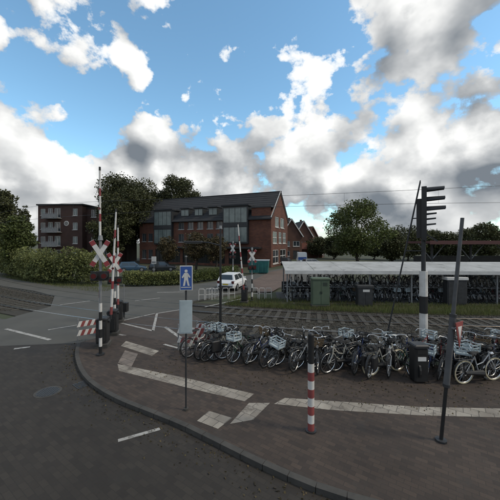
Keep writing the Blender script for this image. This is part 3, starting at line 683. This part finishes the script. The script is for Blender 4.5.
def b_crate(col):
    def f():
        m = MB()
        for s in (-1, 1):
            m.box((.50, s * .19, .90), (.32, .018, .03)); m.box((.50, s * .19, 1.0), (.32, .018, .03)); m.box((.50, s * .19, .80), (.32, .018, .05)); m.box((.50 + s * .16, 0, .90), (.018, .40, .03)); m.box((.50 + s * .16, 0, 1.0), (.018, .40, .03)); m.box((.50 + s * .16, 0, .80), (.018, .40, .05))
            for q in (-1, 1): m.box((.50 + q * .16, s * .19, .90), (.03, .03, .24))
        m.box((.50, 0, .785), (.31, .37, .012)); return m.mesh('crate', col)
    return f
def b_bags():
    m = MB()
    for s in (-1, 1): m.bbox((-.55, s * .14, .55), (.36, .12, .34), .03)
    return m.mesh('pannier', M_black)
def bicycle(loc, rz_, col, acc, label, group, tilt=0.0, cream=False, step=True):
    t = thing('bicycle', label, 'bicycle', loc, rz_, group); t.rotation_euler = (tilt, 0, rz_)
    dark = random.random() < .6
    link('frame', cached(('f', col, step), b_frame(col, step)), t)
    for x in (.54, -.54):
        w_ = link('wheel', cached('t2', b_tyre2) if cream else cached('t', b_tyre), t, (x, 0, WR)); w_.rotation_euler = (0, random.uniform(0, 6), 0)
        link('rim', cached('r', b_rim), w_)
    for nm, fn in (('handlebar', b_bar), ('saddle', b_saddle), ('mudguard', b_guard), ('luggage_rack', b_rack), ('chain_case', b_case), ('crank', b_crank), ('kickstand', b_stand), ('headlamp', b_lamp)):
        link(nm, cached((nm, dark), (lambda: b_bar(M_black)) if dark and nm == 'handlebar' else fn), t)
    if acc == 'wicker basket': link('basket', cached('bk', b_basket), t)
    if acc == 'black crate': link('crate', cached('cr', b_crate(M_black)), t)
    if acc == 'pale crate': link('crate', cached('cr2', b_crate(M_pale)), t)
    if acc == 'panniers': link('pannier', cached('bags', b_bags), t)
    return t
accs = [None, None, 'wicker basket', 'black crate', 'panniers', None, 'pale crate']
cols = ['black', 'black', 'silver grey', 'black', 'dark blue', 'pale blue', 'dull red', 'cream', 'black', 'dark green', 'silver grey', 'white']
def blabel(col, acc, where, step): return '%s %s bicycle%s %s' % (col, 'step-through' if step else 'crossbar', (' with ' + ('a ' if acc != 'panniers' else 'rear ') + acc) if acc else ' without basket', where)
def yrow(x):                                # front row, middle of the bikes
    P = [(-3.0, 11.0), (-1.9, 10.75), (1.7, 9.75), (4.7, 9.15), (8, 9.1), (13, 9.1)]
    for (a, b), (c, d) in zip(P, P[1:]):
        if x <= c: return b + (d - b) * (x - a) / (c - a)
    return P[-1][1]
skip = [(4.95, 5.6)]
for row, dy in ((0, 0.0), (1, .7)):
    x = -1.8 if row == 0 else 2.2
    while x < (9.2 if row == 0 else 11):
        if row or not any(a < x < b for a, b in skip):
            ang = random.gauss(R(44), R(20)) + (math.pi if random.random() < .45 else 0)
            c = random.choice(cols); a = random.choice(accs); stp = random.random() < .6
            cr = row == 0 and 4.2 < x < 4.55
            if cr: c, a, ang = 'cream', None, R(20)
            bicycle((x, yrow(x) + dy + random.uniform(-.14, .14), PZ), ang, c, a, blabel(c, a, 'in the %s open row beside the tracks' % ('front' if row == 0 else 'rear'), stp), 'bicycles in the %s open row beside the tracks' % ('front' if row == 0 else 'rear'), random.gauss(0, .10), cream=cr, step=stp)
        x += random.uniform(.25, .38) * (1.25 if row else 1)
def side_bike(x, y, rz_, col, label): bicycle((x, y, PZ), rz_, col, None, label, None, .03, cream=True)
side_bike(6.75, 8.55, R(12), 'silver grey', 'silver bicycle with cream tyres parked side-on right of the leaning pole')
side_bike(9.0, 8.5, R(8), 'silver grey', 'silver bicycle with cream tyres parked side-on at the row end')

# ------------------------------------------------------------------ bicycle shed
SX0, SX1 = 2.5, 23.0
def shy(x): return 20.6 - .045 * (x - 2.5)
SH = thing('bicycle_shed', 'long open bicycle shed with flat white sheet roof across the tracks', 'shed', (SX0, 20.6, -.05), math.atan(-.045))
LS = SX1 - SX0
for k in range(10):                          # roof sheets, one by one
    a = LS * k / 10; b = LS * (k + 1) / 10 - .03; zf, zb = 2.22 + random.uniform(-.01, .01), 2.62
    MB().add([(a, -.25, zf), (b, -.25, zf), (b, 4.1, zb), (a, 4.1, zb), (a, -.25, zf + .07), (b, -.25, zf + .07), (b, 4.1, zb + .07), (a, 4.1, zb + .07)], [(3, 2, 1, 0), (4, 5, 6, 7), (0, 1, 5, 4), (1, 2, 6, 5), (2, 3, 7, 6), (3, 0, 4, 7)]).build('roof_sheet', M_shroof, SH)
MB().box((LS / 2, -.30, 2.21), (LS + .1, .06, .24)).build('fascia', M_trim, SH)
for k in range(8):
    xx = .15 + k * (LS - .3) / 7
    MB().box((xx, .1, 1.08), (.09, .09, 2.2)).build('post', M_grey, SH); MB().box((xx, 3.8, 1.28), (.09, .09, 2.56)).build('post', M_grey, SH)
    MB().box((xx, 1.9, 2.32), (.07, 3.9, .12), Matrix.Rotation(.092, 4, 'X')).build('rafter', M_grey, SH)
MB().box((LS / 2, 3.95, .55), (LS, .05, .9)).build('back_screen', M_dgrey, SH)
for yy, z_ in ((1.0, .45), (3.0, .45), (.6, 1.05), (1.7, 1.05)): MB().tube([(0, yy, z_), (LS, yy, z_)], .03, 6).build('rack_rail', M_grey, SH)
sheet('shed_floor', [(2.0, 20.2), (23.5, 19.2), (23.5, 24.6), (2.2, 25.2)], -.03, M_kerb, thick=.05)
x = 2.85
while x < 19.5:
    for row, yo, zo in ((0, .95, -.03), (1, 2.75, -.03), (2, 1.15, 1.03)):
        if row == 1 and random.random() < .35: continue
        c = random.choice(cols + ['silver grey', 'white', 'pale blue', 'cream', 'silver grey', 'white']); a = random.choice(accs) if row < 2 else None; stp = random.random() < .6
        xx = x + random.uniform(-.06, .06) + (.2 if row == 2 else 0)
        if row == 2:
            MB().box((xx - SX0, 1.15 - .0, zo + .06), (.09, 1.5, .04)).build('rack_tray', M_grey, SH)
        bicycle((xx, shy(xx) + yo, zo), R(88) + random.gauss(0, R(14 if row < 2 else 4)) + (math.pi if random.random() < .5 else 0), c, a, blabel(c, a, 'under the shed, ' + ('lower front rack', 'lower back rack', 'upper rack')[row], stp), 'bicycles under the shed, ' + ('lower front rack', 'lower back rack', 'upper rack')[row], random.gauss(0, .05), step=stp)
    x += random.uniform(.36, .5)

# ------------------------------------------------------------------ level-crossing equipment
def barrier(label, loc, boom_len, lean, rz_=0.0, skirt=True):
    t = thing('crossing_barrier', label, 'barrier', loc, rz_, 'level crossing barriers')
    MB().bbox((0, 0, .08), (.52, .62, .18), .03).build('base', M_kerb, t)
    ped = MB().bbox((0, 0, .65), (.40, .50, 1.0), .04).build('machine_box', M_black, t); MB().box((0, -.262, .66), (.30, .02, .7)).build('door', M_dgrey, ped)
    MB().tube([(-.26, 0, 1.0), (.26, 0, 1.0)], .07, 10).build('axle', M_dgrey, t)
    d = Vector((lean, 0, 1)).normalized(); b0 = Vector((-.0, -.34, 1.0))
    n = int(boom_len / .95) * 2; edge = [(k // 2 + (.30 if k % 2 else 0)) / (n / 2) * boom_len for k in range(n)] + [boom_len]
    for k in range(n):
        q0, q1 = b0 + d * edge[k], b0 + d * (edge[k + 1] - .004); wd = .06 - .025 * k / n
        MB().tube([q0, q1], [wd, wd - .002], 8).build('boom_band', M_pwhite if k % 2 else (M_pred if k > 1 else M_dullred), t)
    MB().tube([b0 + d * boom_len, b0 + d * (boom_len + .14)], .04, 8).build('boom_tip', M_black, t)
    MB().box(b0 + Vector((0, -.02, -.45)), (.30, .10, .5)).build('counterweight', M_black, t)
    MB().tube([b0 - d * .6, b0], .05, 6).build('counterweight_arm', M_dgrey, t)
    for s in (.45, .75):
        l_ = MB().tube([b0 + d * (boom_len * s) + Vector((0, -.06, 0)), b0 + d * (boom_len * s) + Vector((0, -.12, 0))], .05, 8).build('boom_lamp', M_red_l, t)
    return t
def crossing_signal(label, loc, H, rz_=0.0, cz=None, arm=.54):
    t = thing('crossing_signal', label, 'warning signal', loc, rz_, 'level crossing warning signals')
    n = 6; cut = 1.9
    for k in range(n): MB().tube([(0, 0, cut * k / n), (0, 0, cut * (k + 1) / n - .002)], .055, 10).build('post_band', M_black if k % 2 == 0 else M_pwhite, t)
    MB().tube([(0, 0, cut), (0, 0, H)], .048, 10).build('post', M_grey, t); MB().tube([(0, 0, 0), (0, 0, .06)], .14, 10).build('foot', M_dgrey, t)
    cz = cz or H - .5
    for s in (-1, 1):
        rot = Matrix.Rotation(s * R(38), 4, 'Y')
        bl = MB().box((0, -.075 - .022 * s, cz), (arm * 2, .018, .16), Matrix.Rotation(s * R(58), 4, 'Y')).build('cross_blade', M_pwhite, t)
        u = Matrix.Rotation(s * R(58), 4, 'Y') @ Vector((1, 0, 0))
        for q in (-1, 1):
            c = Vector((0, -.075 - .022 * s, cz)) + u * (q * arm * .82)
            MB().box(c, (arm * .32, .026, .168), Matrix.Rotation(s * R(58), 4, 'Y')).build('red_end', M_pred, bl)
    lz = cz - .82
    MB().box((0, -.07, lz), (.62, .05, .34)).build('backboard', M_black, t)
    for s in (-1, 1):
        h = MB().tube([(s * .17, -.09, lz), (s * .17, -.24, lz + .01)], [.115, .12], 12, True).build('lamp_hood', M_black, t)
        MB().tube([(s * .17, -.241, lz + .01), (s * .17, -.25, lz + .01)], .09, 12).build('lens', M_red_l, h)
    MB().tube([(0, 0, H), (0, 0, H + .18)], [.09, .06], 10).build('bell', M_grey, t)
    return t
crossing_signal('level crossing warning post with red and white cross, on the kerb corner', px(100.5, 355, PZ), 4.2, R(12), 3.72)
barrier('tallest raised red and white crossing barrier, behind the kerb-corner warning post', px(103, 346, PZ), 5.9, -.004, R(12))
barrier('raised crossing barrier tilting slightly right beside the small dark relay box', px(113, 334.5, PZ * 0), 4.6, .045, R(12))
crossing_signal('level crossing warning post with cross beside the tilted barrier', px(114.8, 331, 0), 3.55, R(25), 3.25)
barrier('raised red and white crossing barrier beyond the tracks beside the brick building corner', px(244.5, 303, 0), 4.5, -.09, R(180) * 0 + R(-8))
crossing_signal('level crossing warning post with pale cross beyond the tracks', px(252, 301, 0), 3.7, R(8), 3.25)
crossing_signal('level crossing warning post with cross beyond the tracks behind the low hedge end', px(233, 287, 0), 4.2, R(-18), 3.7)
# white short barrier for the cycle path
barrier('short raised barrier arm for the cycle path by the dark relay box', px(118.5, 322, 0), 4.0, .0, R(20))
rb = thing('relay_box', 'small dark relay box on a thin post beside the crossing lines', 'box', px(124, 318, 0))
MB().bbox((0, 0, .62), (.42, .3, .5), .02).build('body', M_black, rb); MB().tube([(0, 0, 0), (0, 0, .4)], .05, 8).build('leg', M_dgrey, rb); MB().tube([(0, 0, .86), (0, 0, 1.9)], .025, 8).build('post', M_grey, rb)
def striped_fence(label, loc, rz_, wdt):
    t = thing('striped_fence', label, 'fence', loc, rz_, 'red and white cycle barriers')
    for s in (-1, 1):
        MB().tube([(s * wdt / 2, 0, 0), (s * wdt / 2, 0, 1.0)], .03, 8).build('post', M_grey, t)
    for z in (.42, .78):
        n = 8; w_ = wdt / n
        for k in range(n):
            a = -wdt / 2 + k * w_; sh = .09; x0, x1 = a, a + w_ - .002
            MB().add([(x0 - sh / 2, -.04, z - .11), (x1 - sh / 2, -.04, z - .11), (x1 + sh / 2, -.04, z + .11), (x0 + sh / 2, -.04, z + .11), (x0 - sh / 2, -.02, z - .11), (x1 - sh / 2, -.02, z - .11), (x1 + sh / 2, -.02, z + .11), (x0 + sh / 2, -.02, z + .11)],
                     [(0, 1, 2, 3), (7, 6, 5, 4), (0, 4, 5, 1), (1, 5, 6, 2), (2, 6, 7, 3), (3, 7, 4, 0)]).build('stripe', M_dullred if k % 2 else M_pwhite, t)
    return t
striped_fence('short red and white striped cycle fence on the kerb corner by the barriers', px(91, 341, PZ), R(38), .95)
striped_fence('red and white striped cycle fence at the end of the open bicycle row', px(191, 351, PZ), R(-8), 1.0)
striped_fence('red and white striped cycle fence set just behind another, between sign pole and street lamp', px(206, 347, PZ), R(-22), .85)

# ------------------------------------------------------------------ posts, signs, lamps
p = px(186, 410, PZ); sp = thing('sign_pole', 'thin pole with blue white-bordered pedestrian sign above a pale blank panel', 'sign', p, R(6))
zt = lambda y: CAM_H - (y - HOR) * p.y / FPX - PZ
MB().tube([(0, 0, 0), (0, 0, zt(257))], .022, 10).build('pole', M_dgrey, sp); MB().tube([(0, 0, zt(257)), (0, 0, zt(257) + .03)], .028, 8).build('cap', M_grey, sp)
cz, hz = (zt(265.5) + zt(290)) / 2, zt(265.5) - zt(290)
sg = MB().bbox((.01, -.045, cz), (.31, .02, hz), .004).build('sign_border', M_pwhite, sp)
MB().box((.01, -.058, cz), (.27, .006, hz - .04)).build('sign_face', M_blue, sg)
pic = MB(); y0 = -.064
pic.tube([(.01, y0, cz + .17), (.01, y0 - .003, cz + .17)], .038, 12)
def fl(pts): 
    pic.add([(a + .01, y0 - .001, b + cz) for a, b in pts], [tuple(range(len(pts)))])
fl([(-.05, -.04), (.05, -.04), (.045, .125), (-.045, .125)]); fl([(-.05, -.04), (-.002, -.04), (-.03, -.19), (-.075, -.19)]); fl([(.002, -.04), (.05, -.04), (.085, -.19), (.04, -.19)]); fl([(.045, .12), (.03, .06), (.09, -.0), (.105, .025)]); fl([(-.045, .12), (-.105, .02), (-.085, -.005), (-.03, .06)]); fl([(-.12, -.235), (.12, -.235), (.12, -.215), (-.12, -.215)])
pic.build('pictogram', M_pwhite, sg)
cz2, hz2 = (zt(300) + zt(333)) / 2, zt(300) - zt(333)
pn = MB().bbox((0, -.04, cz2), (.31, .018, hz2), .004).build('blank_panel', M_pale, sp); MB().box((0, -.051, cz2), (.27, .006, hz2 - .05)).build('panel_face', M_pale, pn)
for zc in (zt(272), zt(285), zt(305), zt(328)): MB().box((0, -.01, zc), (.09, .06, .03)).build('clamp', M_grey, sp)
MB().tube([(0, 0, 0), (0, 0, .05)], .06, 10).build('foot', M_kerb, sp)

lp = thing('street_lamp', 'thin black street lamp with flat arm reaching left, behind the bicycle row', 'street lamp', (-1.22, 12.0, -.06), 0)
MB().tube([(0, 0, 0), (0, 0, 1.0), (0, 0, 4.85)], [.065, .055, .04], 10).build('pole', M_black, lp); MB().tube([(0, 0, 4.15), (-.5, 0, 4.28), (-.9, 0, 4.30)], [.028, .026, .026], 8).build('arm', M_black, lp)
hd = MB().bbox((-1.12, 0, 4.30), (.75, .22, .10), .03).build('lamp_head', M_black, lp); MB().box((-1.12, 0, 4.245), (.6, .16, .012)).build('diffuser', M_pale, hd)
MB().tube([(0, 0, 4.85), (0, 0, 4.98)], [.07, .05], 10).build('cap', M_grey, lp)

p = px(311, 431, PZ); st = thing('striped_post', 'red and white banded post with a black upper half on the pavement', 'post', p)
ztop = CAM_H - (333 - HOR) * p.y / FPX - PZ; zb = CAM_H - (363 - HOR) * p.y / FPX - PZ
for k in range(8): MB().tube([(0, 0, zb * k / 8), (0, 0, zb * (k + 1) / 8 - .002)], .071, 14).build('band', M_pwhite if k % 2 else M_dullred, st)
MB().tube([(0, 0, zb), (0, 0, ztop - .03), (0, 0, ztop)], [.066, .066, .045], 14).build('upper_post', M_black, st); MB().tube([(0, 0, 0), (0, 0, .03)], .12, 12).build('foot', M_dgrey, st)

p = px(441, 441, PZ); le = thing('leaning_pole', 'tall grey pole leaning right with a red and white triangular sign', 'pole', p)
lx = lambda z: .47 * z / 4.9
MB().tube([(0, 0, 0), (lx(1.15), 0, 1.15)], .036, 10).build('lower_pole', M_black, le); MB().tube([(lx(1.15), 0, 1.15), (lx(2.6), 0, 2.6)], .060, 12).build('sleeve', mat('pole_grey', (.085, .087, .09), .6, (.06, .06, .063), 5.0), le)
MB().tube([(lx(2.6), 0, 2.6), (lx(4.62), 0, 4.62)], [.040, .036], 10).build('upper_pole', mat('pole_grey', (.085, .087, .09)), le); MB().tube([(0, 0, 0), (0, 0, .04)], .11, 10).build('foot', M_dgrey, le)
for z in (1.15, 2.6): MB().tube([(lx(z - .03), 0, z - .03), (lx(z + .03), 0, z + .03)], .066, 12).build('collar', M_dgrey, le)
sz = CAM_H - (333 - HOR) * p.y / FPX - PZ; rt = Matrix.Rotation(R(32), 4, 'Z')
def tri(w_, h_, y, th): return [(rt @ Vector((a, y, b))) + Vector((lx(sz) + .05, -.06, sz)) for y in (y, y + th) for a, b in ((-w_, h_), (w_, h_), (.0, -h_))]
TF = [(0, 2, 1), (3, 4, 5), (0, 1, 4, 3), (1, 2, 5, 4), (2, 0, 3, 5)]
ts = MB().add(tri(.16, .26, -.07, .015), TF).build('triangle_sign', M_dullred, le); MB().add([v + Vector((0, 0, .035)) for v in tri(.085, .135, -.076, .004)], TF).build('sign_face', M_pwhite, ts)
MB().box((lx(sz) + .02, -.06, sz + .12), (.1, .14, .03)).build('clamp', M_grey, le)

# railway signal seen side-on, ladder leaning against it
SGX, SGY = 6.55, 10.95; sg = thing('railway_signal', 'side-on railway signal mast with white lower post, black hoods and a leaning ladder', 'railway signal', (SGX, SGY, -.06), -math.atan2(SGX, SGY))
zs = lambda y: CAM_H - (y - HOR) * SGY / FPX + .06
MB().bbox((0, 0, .1), (.5, .5, .3), .03).build('base', M_kerb, sg); [MB().tube([(0, 0, a), (0, 0, b - .002)], .145, 14).build('post_band', m_, sg) for a, b, m_ in ((.1, zs(313), M_pwhite), (zs(313), zs(296), M_black), (zs(296), zs(271), M_pwhite))]; MB().tube([(0, 0, zs(272)), (0, 0, zs(235))], .075, 12).build('mast', M_dgrey, sg)
bbd = MB().box((.02, 0, (zs(240) + zs(188)) / 2), (.17, .55, zs(187) - zs(240))).build('backboard', M_black, sg); MB().box((-.13, 0, (zs(238) + zs(199)) / 2), (.20, .30, zs(199) - zs(238))).build('lamp_case', M_black, sg)
for y, l_, r_ in ((191, .60, .16), (200.5, .62, .16), (210, .64, .16), (214.5, .36, .07), (219.5, .34, .07), (225, .34, .07)):
    zc = zs(y); h = MB(); vs, fs = [], []
    for k in range(9):
        t = math.pi * (k / 8) ; vs += [(.06, r_ * math.cos(t), zc + r_ * math.sin(t) - .03), (.06 + l_, r_ * math.cos(t), zc + r_ * math.sin(t) * .75 + .01)]
        if k: fs.append((2 * k - 2, 2 * k, 2 * k + 1, 2 * k - 1))
    h.add(vs, fs); h.add([(a, b * .86, zc - .02 + (c - zc + .02) * .86) for a, b, c in vs], [f[::-1] for f in fs]); ho = h.build('hood', M_black, sg)
    MB().tube([(.065, 0, zc), (.08, 0, zc)], r_ * .8, 12).build('lens', M_amber, ho)
MB().box((.28, 0, zs(238)), (.42, .5, .05), Matrix.Rotation(R(35), 4, 'Y')).build('bracket', M_black, sg)
la = MB(); top = Vector((-.10, 0, zs(181))); bot = Vector((-1.35, .0, .06))
ld = None
for s in (-.17, .17):
    o = MB().tube([bot + Vector((0, s, 0)), top + Vector((0, s, 0))], .024, 6).build('ladder_rail', M_dgrey, sg)
for k in range(1, 20):
    q = bot.lerp(top, k / 20); MB().tube([q + Vector((0, -.17, 0)), q + Vector((0, .17, 0))], .014, 5).build('ladder_rung', M_dgrey, sg)
for y in (218, 251): 
    q = bot.lerp(top, (zs(y) - bot.z) / (top.z - bot.z)); MB().tube([q, (0, 0, zs(y))], .022, 6).build('ladder_stay', M_dgrey, sg)

bn = thing('litter_bin', 'black litter bin with a white label among the parked bicycles', 'bin', px(418.5, 381, PZ))
MB().bbox((0, 0, .55), (.40, .36, .98), .04).build('body', M_black, bn); MB().bbox((0, 0, 1.08), (.44, .40, .09), .03).build('lid', M_dgrey, bn); MB().box((0, -.184, .72), (.24, .008, .12)).build('label', M_trim, bn); MB().box((0, -.183, .92), (.28, .008, .12)).build('slot', M_rubber, bn)
gc = thing('green_cabinet', 'tall dull green equipment cabinet on the grass verge before the shed', 'cabinet', px(320, 307, -.05))
MB().bbox((0, 0, .08), (1.2, .6, .2), .02).build('plinth', M_kerb, gc); MB().bbox((0, 0, 1.0), (1.14, .55, 1.7), .03).build('body', M_green, gc); MB().bbox((0, 0, 1.9), (1.24, .65, .12), .04).build('roof', M_green, gc)
for s in (-1, 1):
    d_ = MB().box((s * .27, -.285, 1.0), (.51, .03, 1.5)).build('door', M_green, gc); MB().box((s * .05, -.31, 1.0), (.03, .03, .16)).build('handle', M_black, d_)
for q, (x, y, wd, hh, lb) in enumerate([(364, 306, 1.0, 1.25, 'squat grey equipment cabinet with a pale label before the shed'), (455, 305, 1.35, 1.75, 'dark equipment cabinet with a white top edge before the shed')]):
    c = thing('equipment_cabinet', lb, 'cabinet', px(x, y, -.05)); MB().bbox((0, 0, hh / 2), (wd, .5, hh), .03).build('body', M_dgrey, c)
    MB().bbox((0, 0, hh + .08), (wd + .12, .6, .18), .03).build('top', M_trim if q else M_dgrey, c); 
    for s in (-1, 1): MB().box((s * wd * .235, -.26, hh / 2), (wd * .45, .02, hh * .85)).build('door', M_dgrey, c)
    if not q: MB().box((.05, -.275, hh - .18), (.45, .01, .16)).build('label_plate', M_trim, c)
# white hoop railing by the far side of the crossing
for x, y, r_, n_, lb in ((208.5, 300, 10, 3, 'short white tubular railing beside the white car, nearest the low hedge'), (222, 299, 6, 4, 'white tubular railing in front of the white car'), (262, 299, -4, 3, 'white tubular railing beside the far crossing barrier')):
    q = px(x, y); h = thing('white_railing', lb, 'railing', q, R(r_), 'white railings beyond the tracks')
    for k in range(n_):
        a = (k - (n_ - 1) / 2) * .5
        MB().tube([(a - .2, 0, 0), (a - .2, 0, .75), (a - .15, 0, .82), (a + .15, 0, .82), (a + .2, 0, .75), (a + .2, 0, 0)], .022, 6).build('hoop', M_pwhite, h); MB().tube([(a - .2, 0, .4), (a + .2, 0, .4)], .016, 6).build('crossbar', M_pwhite, h)
# skip container
sk = thing('container', 'teal steel container with pale rim at the corner of the brick building', 'container', px(259, 273, 0), R(-8))
bo = MB(); bo.add([(-1.25, -.8, .1), (1.25, -.8, .1), (1.25, .8, .1), (-1.25, .8, .1), (-1.4, -.9, 1.75), (1.4, -.9, 1.75), (1.4, .9, 1.75), (-1.4, .9, 1.75)], [(3, 2, 1, 0), (4, 5, 6, 7), (0, 1, 5, 4), (1, 2, 6, 5), (2, 3, 7, 6), (3, 0, 4, 7)]); bo.build('body', M_teal, sk)
MB().box((0, 0, 1.8), (2.9, 1.9, .1)).build('rim', M_pale, sk)
for k in range(5): MB().box((-1.04 + k * .52, -.88, .95), (.09, .1, 1.5), Matrix.Rotation(-.06, 4, 'X')).build('rib', M_teal, sk)
for s in (-1, 1): MB().box((s * .9, 0, .05), (.2, 1.4, .1)).build('skid', M_black, sk)
# info sign by the hedge
sn = thing('notice_sign', 'small white notice board on a post behind the low hedge', 'sign', px(154, 272, -.1)); MB().tube([(0, 0, 0), (0, 0, 2.2)], .04, 8).build('post', M_grey, sn); MB().box((0, -.05, 1.75), (.7, .03, 1.1)).build('board', M_trim, sn); MB().box((0, -.07, 1.45), (.56, .01, .25)).build('print', M_grey, sn)

# ------------------------------------------------------------------ vehicles
def car(label, loc, rz_, paint, L_=4.0, van=False, group=None):
    t = thing('parked_car' if not van else 'delivery_van', label, 'van' if van else 'car', loc, rz_, group)
    if van: st = [(-2.6, .45, .95, .90), (-2.5, .35, 1.05, .95), (1.2, .33, 1.05, .97), (2.1, .35, 1.0, .95), (2.55, .45, .75, .85)]
    else: st = [(-L_ / 2, .38, .72, .70), (-L_ / 2 + .12, .28, .92, .82), (-L_ * .22, .24, .95, .86), (L_ * .2, .24, .92, .86), (L_ / 2 - .25, .26, .74, .80), (L_ / 2, .36, .58, .66)]
    vs, fs = [], []
    for x, z0, z1, hw in st:
        h = z1 - z0; vs += [(x, -hw * .92, z0), (x, -hw, z0 + h * .35), (x, -hw, z0 + h * .7), (x, -hw * .9, z1), (x, hw * .9, z1), (x, hw, z0 + h * .7), (x, hw, z0 + h * .35), (x, hw * .92, z0)]
    for i in range(len(st) - 1):
        for k in range(8): fs.append((8 * i + k, 8 * i + (k + 1) % 8, 8 * i + 8 + (k + 1) % 8, 8 * i + 8 + k))
    fs += [tuple(range(8)), tuple(range(8 * len(st) - 1, 8 * len(st) - 9, -1))]
    body = MB().add(vs, fs).build('body', paint, t)
    if van: cab = [(-2.58, .88, .90), (-2.52, .84, 2.35), (1.15, .84, 2.35), (1.75, .82, 1.75), (2.0, .86, .98)]; b0, b1, tp0, tp1, zt_ = -2.58, 2.0, -2.52, 1.2, 2.4
    else: b0, b1, tp0, tp1, zt_ = -L_ / 2 + .12, L_ * .26, -L_ / 2 + .38, L_ * .06, 1.47
    zb_ = .9; hb, ht = .80 if not van else .92, .60 if not van else .84
    vs = [(b0, -hb, zb_), (b1, -hb, zb_), (b1, hb, zb_), (b0, hb, zb_), (tp0, -ht, zt_), (tp1, -ht, zt_), (tp1, ht, zt_), (tp0, ht, zt_)]
    F6 = [(3, 2, 1, 0), (4, 5, 6, 7), (0, 1, 5, 4), (1, 2, 6, 5), (2, 3, 7, 6), (3, 0, 4, 7)]
    cb = MB().add(vs, F6).build('cabin', paint, t)
    V = [Vector(v) for v in vs]
    def pane(i, j, k, l, u0, u1, v0, v1, nm='window', m=M_glass):
        q = []
        for u, v in ((u0, v0), (u1, v0), (u1, v1), (u0, v1)): q.append(V[i].lerp(V[j], u).lerp(V[l].lerp(V[k], u), v))
        n = (q[1] - q[0]).cross(q[3] - q[0]).normalized() * .012; MB().add([x + n for x in q], [(0, 1, 2, 3)]).build(nm, m, cb)
    pane(1, 2, 6, 5, .06, .94, .12, .92, 'windscreen'); 
    if not van:
        pane(3, 0, 4, 7, .1, .9, .2, .9, 'rear_window')
        for a, b in ((.1, .48), (.52, .9)): pane(0, 1, 5, 4, a, b, .12, .88); pane(2, 3, 7, 6, a, b, .12, .88)
    else: pane(0, 1, 5, 4, .78, .95, .25, .7); pane(2, 3, 7, 6, .05, .22, .25, .7); pane(3, 0, 4, 7, .04, .96, .02, .42, 'rear_panel', M_blue)
    wx = L_ * .31 if not van else 1.7
    for x in (-wx, wx):
        for s in (-1, 1):
            w_ = MB().tube([(x, s * .66, .32), (x, s * .87, .32)], .32, 18).build('wheel', M_rubber, t); MB().tube([(x, s * .80, .32), (x, s * .885, .32)], .20, 14).build('rim', M_grey, w_)
    xr, xf_ = st[0][0], st[-1][0]
    for s in (-1, 1):
        MB().box((xr + .07, s * .66, .80), (.16, .2, .22)).build('tail_light', M_red_l, t); MB().box((xf_ - .1, s * .58, .60), (.2, .28, .12)).build('headlight', M_silver, t)
        MB().box((b1 - .45, s * .95, 1.0), (.12, .16, .11)).build('mirror', paint, t)
    MB().box((xr - .01, 0, .62), (.03, .5, .11)).build('number_plate', mat('plate_yellow', (.45, .34, .03), .5), t); MB().box((xr - .0, 0, .42), (.06, 1.3, .14)).build('bumper', M_dgrey, t)
    return t
car('white hatchback on the road beyond the tracks, seen from behind', px(232, 291) + Vector((0, 1.6, 0)), R(74), M_cwhite)
car('dark blue car parked behind the low hedge', at(133, 44, -.12), R(20), M_cblue, group='parked cars beyond the hedge')
car('dark car parked in the side street by the gabled houses', at(286, 58, -.12), R(70), M_cdark, group='parked cars in the side street')
car('grey car parked in the side street behind the shed end', at(313, 52, -.12), R(15), M_cgrey, group='parked cars in the side street')
car('white and blue delivery van in the side street', at(301.5, 60, -.12), R(84), M_cwhite, van=True)
car('black car parked behind the low hedge beside the notice board', at(163, 45, -.12), R(10), M_cdark, group='parked cars beyond the hedge')

# overhead line
ow = thing('overhead_line', 'thin overhead railway wires strung above the far track', 'overhead wire', off(0, 1.8), 0); o0 = off(0, 1.8)
wx = np.arange(-44, 48, 1.0); 
MB().tube([off(x, 1.8) - o0 + Vector((0, 0, 6.35)) for x in wx], .009, 4).build('contact_wire', M_dgrey, ow)
MB().tube([off(x, 1.8) - o0 + Vector((0, 0, 7.25 - .25 * math.cos((x - 2) / 46 * 2 * math.pi))) for x in wx], .009, 4).build('carrier_wire', M_dgrey, ow)
for x in np.arange(-40, 46, 5.0):
    q = off(x, 1.8) - o0; MB().tube([q + Vector((0, 0, 6.35)), q + Vector((0, 0, 7.25 - .25 * math.cos((x - 2) / 46 * 2 * math.pi)))], .005, 4).build('dropper', M_dgrey, ow)

# ------------------------------------------------------------------ small street details
mc = thing('manhole_cover', 'round dark iron manhole cover in the brick road before the kerb', 'manhole cover', px(48, 392) + Vector((0, 0, .004)))
MB().tube([(0, 0, -.03), (0, 0, .006)], .34, 24).build('rim', M_kerb, mc); MB().tube([(0, 0, -.02), (0, 0, .010)], .28, 24).build('lid', M_dgrey, mc)
for k in range(-3, 4): MB().box((k * .07, 0, .012), (.025, 2 * math.sqrt(max(.0, .25 ** 2 - (k * .07) ** 2)), .006)).build('rib', M_black, mc)
gl = thing('road_gully', 'square iron drain grating in the road along the kerb', 'drain', px(87, 383) + Vector((-.1, -.12, .004)), R(-38))
MB().box((0, 0, .0), (.42, .34, .02)).build('frame', M_dgrey, gl)
for k in range(5): MB().box((-.14 + k * .07, 0, .013), (.035, .28, .008)).build('bar', M_black, gl)
lv = []
while len(lv) < 1500:
    q = random.choice(kl[:34]); lv.append((q.x + random.gauss(0, .35), q.y + random.gauss(0, .35), PZ + .014 if 0 else .012))
lv = [(a, b, .014) for a, b, c in lv]
for _ in range(900):
    xx = random.uniform(-3.5, 8); lv.append((xx, yrow(xx) - random.uniform(-.6, 2.2), PZ + .012))
tag(scatter_mesh('fallen_leaves', lv, rng.uniform(.02, .055, len(lv)), 'leaf', M_leafb), 'scattered brown fallen leaves along the kerb and under the bicycles', 'leaves', kind='stuff')
for k in range(5): MB().box((.27, -.303, 1.45 + k * .05), (.3, .012, .018)).build('vent', M_black, gc)
